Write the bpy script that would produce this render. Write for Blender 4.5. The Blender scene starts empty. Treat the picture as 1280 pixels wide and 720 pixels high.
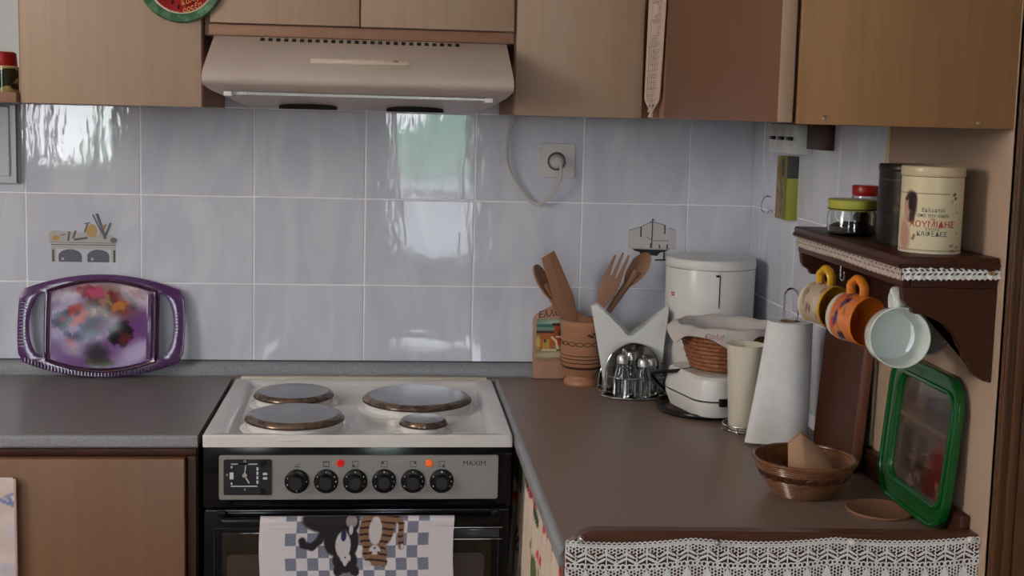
import bpy, bmesh, math, random
import numpy as np
from mathutils import Vector, Matrix, Euler

C = bpy.context.scene.collection
S = bpy.context.scene
PI = math.pi
rnd = random.Random(7)

# ------------------------------------------------------------------ camera
cam_d = bpy.data.cameras.new('camera')
cam = bpy.data.objects.new('camera', cam_d); C.objects.link(cam)
yaw, pitch, roll = 0.0976481, 0.1097681, 0.0253669
fwd = Vector((math.sin(yaw)*math.cos(pitch), math.cos(yaw)*math.cos(pitch), -math.sin(pitch)))
rt = Vector((math.cos(yaw), -math.sin(yaw), 0)); up = rt.cross(fwd)
r2 = rt*math.cos(roll)+up*math.sin(roll); u2 = -rt*math.sin(roll)+up*math.cos(roll)
m = Matrix((r2, u2, -fwd)).transposed().to_4x4(); m.translation = (-0.22186, -2.91884, 1.51314)
cam.matrix_world = m
cam_d.sensor_width = 36; cam_d.lens = 1578.2133*36/1280; cam_d.shift_y = -42.879/1280
cam_d.clip_start = 0.05; cam_d.clip_end = 200
S.camera = cam

# ------------------------------------------------------------------ world, lamps, exposure
w = bpy.data.worlds.new('sky'); S.world = w; w.use_nodes = True
nt = w.node_tree; nt.nodes.clear()
out = nt.nodes.new('ShaderNodeOutputWorld'); bg = nt.nodes.new('ShaderNodeBackground')
tcw = nt.nodes.new('ShaderNodeTexCoord'); sep = nt.nodes.new('ShaderNodeSeparateXYZ'); ramp = nt.nodes.new('ShaderNodeValToRGB')
nt.links.new(tcw.outputs['Generated'], sep.inputs[0]); nt.links.new(sep.outputs['Z'], ramp.inputs[0])
ramp.color_ramp.elements[0].color = (.92, .96, 1.0, 1); ramp.color_ramp.elements[1].color = (.62, .77, 1.0, 1); ramp.color_ramp.elements[1].position = .8
nt.links.new(ramp.outputs[0], bg.inputs[0]); bg.inputs[1].default_value = 13.5
nt.links.new(bg.outputs[0], out.inputs[0])

def area(name, loc, direction, sx, sy, power, col=(1, 1, 1)):
    d = bpy.data.lights.new(name, 'AREA'); d.shape = 'RECTANGLE'; d.size = sx; d.size_y = sy
    d.energy = power; d.color = col
    o = bpy.data.objects.new(name, d); C.objects.link(o); o.location = loc
    o.rotation_euler = Vector(direction).to_track_quat('-Z', 'Z').to_euler()
    return o
# daylight entering through the side window and through the glazed openings behind the camera
area('window_daylight', (-2.58, -2.20, 2.00), (1, 0.10, -0.16), 0.8, 0.75, 29, (1.0, 0.925, 0.85))
S.view_settings.view_transform = 'Standard'; S.view_settings.look = 'None'
S.view_settings.gamma = 1; S.view_settings.use_curve_mapping = False
S.view_settings.exposure = 0.0
S.cycles.max_bounces = 10; S.cycles.transparent_max_bounces = 24
S.cycles.caustics_reflective = False; S.cycles.caustics_refractive = False

# ------------------------------------------------------------------ helpers
def s2l(c):
    return tuple(((x/255)/12.92 if x/255 <= 0.04045 else ((x/255+0.055)/1.055)**2.4) for x in c)

def mat(name, col, rough=0.5, metal=0.0, trans=0.0, ior=1.45, coat=0.0, spec=0.5, alpha=1.0, emit=None, estr=0):
    m_ = bpy.data.materials.new(name); m_.use_nodes = True
    b = m_.node_tree.nodes['Principled BSDF']
    b.inputs['Base Color'].default_value = (*col[:3], 1); b.inputs['Roughness'].default_value = rough
    b.inputs['Metallic'].default_value = metal; b.inputs['Transmission Weight'].default_value = trans
    b.inputs['IOR'].default_value = ior; b.inputs['Coat Weight'].default_value = coat
    b.inputs['Specular IOR Level'].default_value = spec; b.inputs['Alpha'].default_value = alpha
    if emit:
        b.inputs['Emission Color'].default_value = (*emit, 1); b.inputs['Emission Strength'].default_value = estr
    return m_

def vary(m_, c2, scale=(8, 8, 8), detail=4, dist=0.0, lo=0.35, hi=0.65, bump=0.0, bscale=None, kind='noise', obj_rand=0.0):
    """blend the base colour towards c2 with a stretched noise; optional fine relief"""
    t = m_.node_tree; N = t.nodes; b = N['Principled BSDF']
    tc = N.new('ShaderNodeTexCoord'); mp = N.new('ShaderNodeMapping'); mp.inputs['Scale'].default_value = scale
    t.links.new(tc.outputs['Object'], mp.inputs[0])
    no = N.new('ShaderNodeTexNoise'); no.inputs['Scale'].default_value = 1; no.inputs['Detail'].default_value = detail
    no.inputs['Distortion'].default_value = dist
    if obj_rand:
        oi = N.new('ShaderNodeObjectInfo'); ml = N.new('ShaderNodeMath'); ml.operation = 'MULTIPLY'; ml.inputs[1].default_value = obj_rand
        cb = N.new('ShaderNodeCombineXYZ'); t.links.new(oi.outputs['Random'], ml.inputs[0])
        for k in range(3): t.links.new(ml.outputs[0], cb.inputs[k])
        ad = N.new('ShaderNodeVectorMath'); t.links.new(mp.outputs[0], ad.inputs[0]); t.links.new(cb.outputs[0], ad.inputs[1])
        t.links.new(ad.outputs[0], no.inputs[0])
    else:
        t.links.new(mp.outputs[0], no.inputs[0])
    mr = N.new('ShaderNodeMapRange'); mr.inputs[1].default_value = lo; mr.inputs[2].default_value = hi
    t.links.new(no.outputs[0], mr.inputs[0])
    mx = N.new('ShaderNodeMix'); mx.data_type = 'RGBA'
    mx.inputs[6].default_value = b.inputs['Base Color'].default_value; mx.inputs[7].default_value = (*c2[:3], 1)
    t.links.new(mr.outputs[0], mx.inputs[0]); t.links.new(mx.outputs[2], b.inputs['Base Color'])
    if bump:
        n2 = N.new('ShaderNodeTexNoise'); n2.inputs['Scale'].default_value = bscale or 300; n2.inputs['Detail'].default_value = 2
        t.links.new(tc.outputs['Object'], n2.inputs[0])
        bp = N.new('ShaderNodeBump'); bp.inputs['Strength'].default_value = bump; bp.inputs['Distance'].default_value = 0.002
        t.links.new(n2.outputs[0], bp.inputs['Height']); t.links.new(bp.outputs[0], b.inputs['Normal'])
    return m_

def paintmat(name, rough=0.5, coat=0.0, spec=0.5):
    m_ = mat(name, (1, 1, 1), rough, coat=coat, spec=spec)
    a = m_.node_tree.nodes.new('ShaderNodeAttribute'); a.attribute_name = 'print'
    m_.node_tree.links.new(a.outputs['Color'], m_.node_tree.nodes['Principled BSDF'].inputs['Base Color'])
    return m_

class MB:
    def __init__(s): s.b = bmesh.new()
    def box(s, x0, x1, y0, y1, z0, z1, bev=0.0, seg=2, M=None):
        r = bmesh.ops.create_cube(s.b, size=1)
        vs = r['verts']
        for v in vs: v.co = Vector(((x0+x1)/2+v.co.x*(x1-x0), (y0+y1)/2+v.co.y*(y1-y0), (z0+z1)/2+v.co.z*(z1-z0)))
        if bev:
            es = list({e for v in vs for e in v.link_edges})
            rr = bmesh.ops.bevel(s.b, geom=es, offset=bev, segments=seg, affect='EDGES', profile=0.5)
            vs = list({v for f in rr['faces'] for v in f.verts} | {v for v in vs if v.is_valid})
        if M:
            for v in vs: v.co = M @ v.co
        return s
    def lathe(s, prof, seg=32, M=None, close=False):
        """prof: list of (r, z)"""
        rings = []
        for r, z in prof:
            if r < 1e-6: rings.append([s.b.verts.new((0, 0, z))])
            else: rings.append([s.b.verts.new((r*math.cos(2*PI*k/seg), r*math.sin(2*PI*k/seg), z)) for k in range(seg)])
        pr = list(zip(rings, rings[1:]))
        if close: pr.append((rings[-1], rings[0]))
        for a, b in pr:
            for k in range(seg):
                k2 = (k+1) % seg
                if len(a) == 1 and len(b) == 1: continue
                if len(a) == 1: s.b.faces.new((a[0], b[k2], b[k]))
                elif len(b) == 1: s.b.faces.new((a[k], a[k2], b[0]))
                else: s.b.faces.new((a[k], a[k2], b[k2], b[k]))
        if M:
            for R_ in rings:
                for v in R_: v.co = M @ v.co
        return s
    def tube(s, pts, r, seg=10, closed=False, caps=True):
        P = [Vector(p) for p in pts]; n = len(P)
        rs = r if isinstance(r, (list, tuple)) else [r]*n
        T = []
        for i in range(n):
            a = P[(i-1) % n] if (closed or i > 0) else P[i]; b = P[(i+1) % n] if (closed or i < n-1) else P[i]
            T.append((b-a).normalized())
        nrm = T[0].orthogonal().normalized(); rings = []
        for i in range(n):
            nrm = (nrm - T[i]*nrm.dot(T[i]))
            if nrm.length < 1e-6: nrm = T[i].orthogonal()
            nrm.normalize(); bn = T[i].cross(nrm)
            rings.append([s.b.verts.new(P[i]+(nrm*math.cos(2*PI*k/seg)+bn*math.sin(2*PI*k/seg))*rs[i]) for k in range(seg)])
        pr = list(zip(rings, rings[1:]))
        if closed: pr.append((rings[-1], rings[0]))
        for a, b in pr:
            for k in range(seg): s.b.faces.new((a[k], a[(k+1) % seg], b[(k+1) % seg], b[k]))
        if caps and not closed:
            s.b.faces.new(rings[0][::-1]); s.b.faces.new(rings[-1])
        return s
    def prism(s, pts, d0, d1, axis='y', M=None):
        """pts 2D outline; axis y: pts are (x,z); axis x: (y,z); axis z: (x,y)"""
        def P(p, d): return {'y': (p[0], d, p[1]), 'x': (d, p[0], p[1]), 'z': (p[0], p[1], d)}[axis]
        a = [s.b.verts.new(P(p, d0)) for p in pts]; b = [s.b.verts.new(P(p, d1)) for p in pts]
        s.b.faces.new(a); s.b.faces.new(b[::-1])
        n = len(pts)
        for k in range(n): s.b.faces.new((a[k], b[k], b[(k+1) % n], a[(k+1) % n]))
        if M:
            for v in a+b: v.co = M @ v.co
        return s
    def sphere(s, c, r, sc=(1, 1, 1), seg=16):
        rr = bmesh.ops.create_uvsphere(s.b, u_segments=seg, v_segments=max(6, seg//2), radius=r)
        for v in rr['verts']: v.co = Vector((c[0]+v.co.x*sc[0], c[1]+v.co.y*sc[1], c[2]+v.co.z*sc[2]))
        return s
    def xf(s, M):
        bmesh.ops.transform(s.b, matrix=M, verts=s.b.verts); return s

def link(name, me, material, parent=None, smooth=40, loc=None, rot=None):
    o = bpy.data.objects.new(name, me); C.objects.link(o)
    if material is not None and not len(me.materials): me.materials.append(material)
    if parent is not None: o.parent = parent
    if loc: o.location = loc
    if rot: o.rotation_euler = rot
    return o

def ob(name, mb, material, parent=None, smooth=40, loc=None, rot=None, bevel=0):
    bmesh.ops.recalc_face_normals(mb.b, faces=mb.b.faces)
    for e in mb.b.edges:
        e.smooth = True
        if len(e.link_faces) == 2 and e.calc_face_angle(0) > math.radians(smooth): e.smooth = False
    for f in mb.b.faces: f.smooth = True
    me = bpy.data.meshes.new(name); mb.b.to_mesh(me); mb.b.free()
    o = link(name, me, material, parent, loc=loc, rot=rot)
    if bevel:
        bv = o.modifiers.new('bevel', 'BEVEL'); bv.width = bevel; bv.segments = 2; bv.limit_method = 'ANGLE'; bv.angle_limit = math.radians(40)
    return o

def tag(o, label, cat, group=None):
    o['label'] = label; o['category'] = cat
    if group: o['group'] = group
    return o
def thing(name, label, cat, loc=(0, 0, 0), rot=(0, 0, 0), group=None):
    o = bpy.data.objects.new(name, None); C.objects.link(o); o.location = loc; o.rotation_euler = rot
    o.empty_display_size = 0.05
    return tag(o, label, cat, group)
def struct(o): o['kind'] = 'structure'; return o

def copy_tree(o, parent=None):
    c = o.copy(); C.objects.link(c)
    if parent is not None: c.parent = parent
    for ch in list(o.children): copy_tree(ch, c)
    return c

def grid_print(name, nx, ny, pos, colf, material, parent=None, mask=None, solid=0.0, loc=None, rot=None):
    """mesh over u,v in 0..1; pos(U,V)->(x,y,z) arrays, colf(U,V)->(r,g,b) sRGB 0..255 arrays; mask keeps cells"""
    u = np.linspace(0, 1, nx+1); v = np.linspace(0, 1, ny+1); U, V = np.meshgrid(u, v)
    X, Y, Z = pos(U, V); co = np.stack([X+0*U, Y+0*U, Z+0*U], -1).reshape(-1, 3)
    i = np.arange(ny)[:, None]*(nx+1)+np.arange(nx)[None, :]
    q = np.stack([i, i+1, i+nx+2, i+nx+1], -1)
    if mask is not None:
        uc = (np.arange(nx)+.5)/nx; vc = (np.arange(ny)+.5)/ny; UC, VC = np.meshgrid(uc, vc)
        q = q[mask(UC, VC)]
    q = q.reshape(-1, 4)
    used, inv = np.unique(q.ravel(), return_inverse=True); q = inv.reshape(-1, 4); co = co[used]
    me = bpy.data.meshes.new(name); me.vertices.add(len(co)); me.vertices.foreach_set('co', co.ravel().astype(np.float32))
    me.loops.add(q.size); me.loops.foreach_set('vertex_index', q.ravel().astype(np.int32))
    me.polygons.add(len(q)); me.polygons.foreach_set('loop_start', (np.arange(len(q))*4).astype(np.int32))
    me.update(calc_edges=True); me.validate()
    me.polygons.foreach_set('use_smooth', np.ones(len(me.polygons), dtype=bool))
    if colf is not None:
        RGB = colf(U, V); c = np.stack([np.broadcast_to(a, U.shape) for a in RGB], -1).reshape(-1, 3)[used]/255.0
        c = np.clip(c, 0, 1); c = np.where(c <= 0.04045, c/12.92, ((c+0.055)/1.055)**2.4)
        at = me.color_attributes.new('print', 'FLOAT_COLOR', 'POINT')
        at.data.foreach_set('color', np.concatenate([c, np.ones((len(c), 1))], 1).ravel().astype(np.float32))
    o = link(name, me, material, parent, loc=loc, rot=rot)
    if solid:
        sd = o.modifiers.new('thickness', 'SOLIDIFY'); sd.thickness = solid; sd.offset = 0
    return o

class Paint:
    """tiny painter over numpy arrays: flat artwork colours only"""
    def __init__(s, X, Y, base):
        s.X, s.Y = X, Y; s.c = [np.full(X.shape, float(b)) for b in base]
    def put(s, k, col, a=1.0):
        k = np.clip(k, 0, 1)*a
        for i in range(3): s.c[i] = s.c[i]*(1-k)+col[i]*k
        return s
    def ell(s, x, y, rx, ry, col, ang=0, soft=.15, a=1.0):
        c_, s_ = math.cos(math.radians(ang)), math.sin(math.radians(ang))
        dx, dy = s.X-x, s.Y-y; p, q = (dx*c_+dy*s_)/rx, (-dx*s_+dy*c_)/ry
        return s.put((1-np.sqrt(p*p+q*q))/soft+.5, col, a)
    def rect(s, x0, x1, y0, y1, col, a=1.0):
        return s.put(((s.X >= x0) & (s.X <= x1) & (s.Y >= y0) & (s.Y <= y1)).astype(float), col, a)
    def line(s, pts, wd, col, a=1.0):
        for (x0, y0), (x1, y1) in zip(pts, pts[1:]):
            dx, dy = x1-x0, y1-y0; L = dx*dx+dy*dy+1e-9
            t = np.clip(((s.X-x0)*dx+(s.Y-y0)*dy)/L, 0, 1)
            d = np.hypot(s.X-x0-t*dx, s.Y-y0-t*dy); s.put(((wd/2-d)/(wd*.25)+.5), col, a)
        return s
    def noise(s, seed, amp, sc):
        n = 0
        r = np.random.RandomState(seed)
        for k in range(6):
            a, b, c_ = r.uniform(-sc, sc), r.uniform(-sc, sc), r.uniform(0, 6.3); n = n+np.sin(a*s.X+b*s.Y+c_)
        for i in range(3): s.c[i] = s.c[i]+n*amp/3
        return s
    def blobs(s, n, seed, x0, x1, y0, y1, r, cols, a=.8):
        R_ = random.Random(seed)
        for k in range(n):
            q = R_.uniform(.4, 1)*r
            s.ell(R_.uniform(x0, x1), R_.uniform(y0, y1), q, q*R_.uniform(.5, 1), R_.choice(cols), R_.uniform(0, 180), .4, a)
        return s

def text(name, body, size, material, parent, loc=(0, 0, 0), rot=(PI/2, 0, 0), ext=0.0002, align='CENTER', bendr=None, sx=1.0, shear=0.0, bold=0.0):
    cu = bpy.data.curves.new(name, 'FONT'); cu.body = body; cu.size = size; cu.extrude = ext; cu.align_x = align; cu.align_y = 'CENTER'
    cu.shear = shear; cu.offset = bold; cu.resolution_u = 3
    t = bpy.data.objects.new(name, cu); C.objects.link(t)
    bpy.context.view_layer.update()
    me = bpy.data.meshes.new_from_object(t.evaluated_get(bpy.context.evaluated_depsgraph_get()))
    bpy.data.objects.remove(t)
    me.name = name
    for v in me.vertices:
        v.co.x *= sx
        if bendr:
            a = v.co.x/bendr; z = v.co.z
            v.co.x = math.sin(a)*(bendr+z); v.co.z = math.cos(a)*(bendr+z)
    o = link(name, me, material, parent, loc=loc, rot=rot)
    return o

def plate(name, outlines, depth, bev, material, parent=None, loc=None, rot=None, res=2, axis='xz'):
    """flat plate with holes from closed 2D outlines (curve fill), stands in local x-z, thickness along y"""
    cu = bpy.data.curves.new(name, 'CURVE'); cu.dimensions = '2D'; cu.fill_mode = 'BOTH'; cu.extrude = max(depth/2-bev, 1e-5); cu.bevel_depth = bev; cu.bevel_resolution = res
    cu.offset = -bev
    for pts in outlines:
        sp = cu.splines.new('POLY'); sp.points.add(len(pts)-1); sp.use_cyclic_u = True
        for k, (x, y) in enumerate(pts): sp.points[k].co = (x, y, 0, 1)
    t = bpy.data.objects.new(name, cu); C.objects.link(t); bpy.context.view_layer.update()
    me = bpy.data.meshes.new_from_object(t.evaluated_get(bpy.context.evaluated_depsgraph_get())); bpy.data.objects.remove(t)
    me.name = name; me.transform(Matrix.Rotation(PI/2, 4, 'X'))
    b = bmesh.new(); b.from_mesh(me); bmesh.ops.remove_doubles(b, verts=b.verts, dist=1e-5)
    for f in b.faces: f.smooth = True
    for e in b.edges: e.smooth = not (len(e.link_faces) == 2 and e.calc_face_angle(0) > math.radians(50))
    b.to_mesh(me); b.free()
    return link(name, me, material, parent, loc=loc, rot=rot)

def rrect(x0, x1, y0, y1, r, n=6):
    o = []
    for cx, cy, a0 in ((x1-r, y1-r, 0), (x0+r, y1-r, 90), (x0+r, y0+r, 180), (x1-r, y0+r, 270)):
        for k in range(n+1):
            a = math.radians(a0+90*k/n); o.append((cx+r*math.cos(a), cy+r*math.sin(a)))
    return o
def arc(cx, cy, rx, ry, a0, a1, n=16):
    return [(cx+rx*math.cos(math.radians(a0+(a1-a0)*k/n)), cy+ry*math.sin(math.radians(a0+(a1-a0)*k/n))) for k in range(n+1)]

# ------------------------------------------------------------------ materials
def wood(name, a, b, rough=0.45, sc=(30, 30, 1.6), dist=1.2, coat=0.0, bump=0.05, spec=.5):
    return vary(mat(name, a, rough, coat=coat, spec=spec), b, sc, 5, dist, .3, .7, bump, 220)
M = {}
M['plaster'] = vary(mat('cream_plaster', (.47, .335, .25), .85), (.41, .29, .215), (3, 3, 3), 3, bump=.08, bscale=160)
M['white_plaster'] = mat('white_plaster', (.78, .76, .72), .9)
M['reflection_dark'] = mat('dark_reflection_tone', (.22, .27, .31), .8)  # tone of the dark band that the tiles mirror
M['ceiling'] = mat('ceiling_paint', (.82, .81, .78), .9)
M['floor'] = vary(mat('floor_tiles', (.30, .19, .12), .35), (.38, .25, .17), (3, 3, 3), 4)
M['grout'] = mat('grout', (.90, .91, .95), .3)
# glazed wall tile: pale marbled, faintly wavy glaze
t_ = vary(mat('glazed_tile', (.60, .625, .735), .045, spec=.62, ior=1.52), (.71, .735, .82), (9, 9, 3.2), 6, 1.5, .38, .66, obj_rand=40)
N = t_.node_tree.nodes; L_ = t_.node_tree.links
tc = N.new('ShaderNodeTexCoord'); mp = N.new('ShaderNodeMapping'); mp.inputs['Scale'].default_value = (34, 34, 11)
oi = N.new('ShaderNodeObjectInfo'); ad = N.new('ShaderNodeVectorMath'); mlt = N.new('ShaderNodeMath'); mlt.operation = 'MULTIPLY'; mlt.inputs[1].default_value = 50
cb = N.new('ShaderNodeCombineXYZ'); L_.new(oi.outputs['Random'], mlt.inputs[0])
for k in range(3): L_.new(mlt.outputs[0], cb.inputs[k])
L_.new(tc.outputs['Object'], mp.inputs[0]); L_.new(mp.outputs[0], ad.inputs[0]); L_.new(cb.outputs[0], ad.inputs[1])
no = N.new('ShaderNodeTexNoise'); no.inputs['Scale'].default_value = 1; no.inputs['Detail'].default_value = 2.5; L_.new(ad.outputs[0], no.inputs[0])
bp = N.new('ShaderNodeBump'); bp.inputs['Strength'].default_value = .55; bp.inputs['Distance'].default_value = .0009
L_.new(no.outputs[0], bp.inputs['Height']); L_.new(bp.outputs[0], N['Principled BSDF'].inputs['Normal'])
M['tile'] = t_
M['cab'] = wood('beech_laminate', (.42, .30, .215), (.385, .27, .19), .42, (60, 60, 2.0))
M['cab_edge'] = wood('beech_edge', (.33, .175, .11), (.27, .135, .08), .5)
M['cab_dim'] = wood('dim_warm_wood', (.35, .188, .082), (.29, .15, .062), .5, (34, 34, 1.3), 1.6)  # cabinet wood darkened and warmed, weaker light put into the colour
M['cab_door'] = wood('reddish_door', (.165, .070, .035), (.15, .063, .031), .42, (30, 30, 1.2))
M['base_door'] = wood('base_door_wood', (.215, .108, .055), (.195, .096, .048), .38, (40, 40, 1.6))
M['dark_wood'] = wood('dark_brown_wood', (.065, .022, .012), (.040, .014, .008), .38, (20, 20, 3), 1.0, 0, spec=.3)
M['casing'] = wood('door_casing_wood', (.12, .055, .022), (.08, .034, .013), .4, (40, 40, 1.5))
M['red_wood'] = wood('reddish_board', (.080, .026, .013), (.055, .018, .009), .45, (30, 30, 2), 1, 0, spec=.25)
M['counter'] = vary(mat('speckled_laminate', (.235, .215, .21), .30, spec=.5), (.19, .172, .165), (420, 420, 420), 2, bump=.03, bscale=500)
M['counter_edge'] = vary(mat('speckled_laminate_edge', (.30, .31, .34), .33), (.22, .225, .24), (300, 300, 300), 2)
M['hood'] = vary(mat('hood_enamel', (.55, .47, .43), .33, spec=.4), (.50, .42, .37), (5, 5, 5), 4)
M['hood_plastic'] = mat('cream_plastic', (.70, .60, .50), .35)
M['hood_light'] = mat('hood_diffuser', (.72, .74, .76), .2)
M['black'] = mat('black_enamel', (.005, .005, .007), .14, spec=.28)
M['blackplastic'] = mat('black_plastic', (.006, .006, .007), .28, spec=.3)
M['greyplastic'] = mat('dark_grey_plastic', (.022, .024, .030), .35, spec=.35)
M['void'] = mat('dark_recess', (.012, .010, .009), .8)
M['enamel'] = mat('white_enamel', (.74, .73, .72), .16, coat=.3)
M['steel_panel'] = mat('grey_panel', (.30, .295, .285), .36, metal=.25)
M['chrome'] = mat('chrome', (.75, .75, .76), .12, metal=1)
M['capmetal'] = mat('brushed_cap', (.55, .55, .55), .32, metal=.9)
M['dark_chrome'] = mat('dark_chrome', (.35, .34, .34), .1, metal=1)
M['ovenglass'] = mat('oven_glass', (.02, .014, .010), .06)
M['white'] = mat('white_plastic', (.76, .75, .73), .28)
M['cream'] = mat('cream_ceramic', (.74, .68, .56), .3)
M['paper'] = vary(mat('white_paper', (.82, .82, .82), .9), (.76, .76, .76), (40, 40, 40), 2, bump=.15, bscale=500)
M['napkin'] = mat('napkin_paper', (.80, .81, .81), .9)
M['liner'] = mat('liner_cloth', (.60, .56, .53), .75, trans=.0)
M['redink'] = mat('red_ink', (.45, .05, .04), .6)
M['darkink'] = mat('dark_ink', (.03, .025, .025), .6)
M['greenink'] = mat('grey_green_ink', (.10, .12, .09), .6)
M['whiteink'] = mat('white_ink', (.65, .68, .72), .5)
M['orangeink'] = mat('orange_ink', (.85, .35, .12), .6)
M['redlamp'] = mat('red_lamp', (.55, .01, .006), .15, emit=(.8, .02, .01), estr=.25)
M['orangelamp'] = mat('orange_lamp', (.75, .13, .02), .15, emit=(.9, .15, .03), estr=.3)
M['glass'] = mat('clear_glass', (.93, .96, .95), .02, trans=1, ior=1.45)
M['smoky'] = mat('milky_glass', (.55, .54, .52), .12, trans=.55, coat=.3)
M['frost'] = mat('white_glass', (.68, .73, .70), .10, coat=.5)
M['pot'] = wood('turned_wood', (.46, .22, .125), (.38, .17, .09), .4, (14, 14, 60), .5, .15)
M['potdark'] = mat('burnt_line', (.05, .02, .012), .6)
M['spoonwood'] = wood('spoon_wood', (.31, .15, .08), (.25, .115, .06), .5, (60, 60, 5))
M['plaquewood'] = wood('plaque_wood', (.47, .25, .16), (.40, .21, .13), .5)
M['wicker'] = vary(mat('wicker', (.36, .13, .05), .45), (.20, .06, .02), (90, 90, 90), 3)
M['wicker_light'] = vary(mat('varnished_cane', (.22, .085, .028), .3, coat=.3), (.13, .045, .014), (60, 60, 120), 3)
M['brownpaper'] = mat('brown_paper', (.42, .25, .15), .85)
M['green'] = mat('green_plastic', (.001, .085, .013), .2, coat=.2)
M['purple'] = mat('purple_plastic', (.085, .018, .12), .16, coat=.4)
M['purple2'] = mat('dark_maroon_plastic', (.05, .006, .03), .15, coat=.4)
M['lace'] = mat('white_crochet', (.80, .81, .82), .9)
M['lace_shaded'] = mat('shaded_crochet', (.50, .42, .37), .95)  # darker copy of the white crochet, shade put into its colour
M['lace_cab'] = mat('beige_crochet', (.52, .40, .34), .95)
M['yellow'] = mat('yellow_ceramic', (.62, .33, .02), .2, coat=.3)
M['orange'] = mat('orange_ceramic', (.72, .20, .02), .2, coat=.3)
M['lid_yellow'] = mat('yellow_green_lid', (.42, .42, .06), .3)
M['lid_red'] = mat('red_lid', (.38, .012, .012), .3)
M['yg'] = mat('yellow_green_side', (.36, .39, .06), .5)
M['slate'] = mat('slate_grey', (.06, .065, .08), .5)
M['print'] = paintmat('printed_matt', .6)
M['print_gloss'] = paintmat('printed_gloss', .12, .6)
M['print_cloth'] = paintmat('printed_cloth', .95, spec=.1)
M['print_tin'] = paintmat('printed_tin', .34, .05, .3)
M['socket'] = mat('socket_plastic', (.62, .60, .60), .3)
M['cord'] = mat('white_cord', (.55, .53, .50), .4)
M['leaf'] = vary(mat('hedge_leaves', (.20, .36, .20), .7), (.42, .58, .42), (5, 5, 5), 5)
M['grass'] = vary(mat('pale_paving', (.50, .50, .48), .9), (.40, .41, .39), (2, 2, 2), 4)
M['jarfood'] = vary(mat('dried_herbs', (.06, .035, .02), .9), (.15, .09, .05), (90, 90, 90), 3)
M['disc'] = mat('brown_disc', (.27, .13, .075), .6)
M['burner_top'] = vary(mat('worn_steel', (.36, .36, .39), .22, metal=.6), (.26, .25, .27), (22, 22, 22), 4)
M['burner_rim'] = vary(mat('gilt_pattern', (.22, .145, .10), .2, metal=.3), (.09, .075, .07), (38, 38, 60), 3, 1.0, .42, .6)
M['bluegrey'] = mat('frame_enamel', (.60, .64, .70), .12, coat=.3)
M['painted_white'] = mat('painted_white', (.70, .71, .72), .5)
M['cement'] = mat('cement', (.35, .33, .30), .9)

# ------------------------------------------------------------------ room shell
TZ = 1.3118           # tile joint height
TW, TH = .252, .2002
X0 = -1.0346          # a vertical joint of the back wall
XR = .632             # face of the tiled side wall
CZ = .900             # worktop
def sbox(name, x0, x1, y0, y1, z0, z1, m_, bev=0):
    return struct(ob(name, MB().box(x0, x1, y0, y1, z0, z1, bev), m_))
sbox('floor', -2.75, 2.15, -5.15, .15, -.1, 0, M['floor'])
sbox('ceiling', -2.75, 2.15, -5.15, .15, 2.6, 2.7, M['ceiling'])
wb = sbox('wall_back', -2.75, 2.15, -.0006, .15, 0, 2.6, M['grout'])
wr = sbox('wall_right', XR-.0006, .752, -1.25, .004, 0, 2.6, M['grout'])
sbox('wall_side', 2.0, 2.15, -5.0, .004, 0, 2.6, M['plaster'])
# left wall with the window opening
def wall_with_opening(name, plane, a0, a1, op, m_):
    mb = MB()
    for (u0, u1, z0, z1) in op: pass
    return mb
wl = MB()
wy0, wy1, wz0, wz1 = -2.75, -1.65, 1.45, 2.50
wl.box(-2.75, -2.6, -5.15, wy0, 0, 2.6).box(-2.75, -2.6, wy1, .15, 0, 2.6).box(-2.75, -2.6, wy0, wy1, 0, wz0).box(-2.75, -2.6, wy0, wy1, wz1, 2.6)
struct(ob('wall_left', wl, M['white_plaster']))
wf = MB()
op = []
xs = [-2.6, -2.5, -1.80, -.22, .33, 2.0]
wf.box(-2.75, -2.5, -5.15, -5.0, 0, 2.6).box(-2.5, -1.88, -5.15, -5.0, 0, 1.13).box(-2.5, -1.88, -5.15, -5.0, 2.15, 2.6)
wf.box(-1.88, -.22, -5.15, -5.0, 0, 2.6).box(-.22, .33, -5.15, -5.0, 0, .55).box(-.22, .33, -5.15, -5.0, 2.15, 2.6).box(.33, 2.15, -5.15, -5.0, 0, 2.6)
wfo = struct(ob('wall_front', wf, M['white_plaster']))
for a_, b_ in ((-2.6, -2.5), (-1.88, -.22), (.33, 2.0)): ob('added_dark_panel', MB().box(a_, b_, -5.0, -4.992, 1.27, 2.6), M['reflection_dark'], wfo)  # dark upper band added out of view for the tiles to reflect
def window(name, x0, x1, z0, z1, mull):
    fr = MB()
    for a, b, c, d in ((x0, x0+.04, z0, z1), (x1-.04, x1, z0, z1), (x0, x1, z0, z0+.04), (x0, x1, z1-.04, z1)): fr.box(a, b, -5.10, -5.05, c, d)
    o = struct(ob(name, fr, M['painted_white']))
    for kind, v in mull:
        if kind == 'v': ob('mullion', MB().box(v-.025, v+.025, -5.10, -5.05, z0, z1), M['painted_white'], o)
        else: ob('mullion', MB().box(x0, x1, -5.10, -5.05, v-.02, v+.02), M['painted_white'], o)
    return o
window('window_1', -2.5, -1.88, 1.13, 2.15, [('v', -2.345), ('v', -2.315)])
window('window_3', -.22, .33, .55, 2.15, [('h', 1.02)])
fr = MB()
for a, b, c, d in ((wy0, wy0+.05, wz0, wz1), (wy1-.05, wy1, wz0, wz1), (wy0, wy1, wz0, wz0+.05), (wy0, wy1, wz1-.05, wz1)): fr.box(-2.72, -2.66, a, b, c, d)
w2 = struct(ob('window_2', fr, M['painted_white']))
ob('mullion', MB().box(-2.72, -2.66, -2.225, -2.175, wz0, wz1), M['painted_white'], w2)
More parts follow.
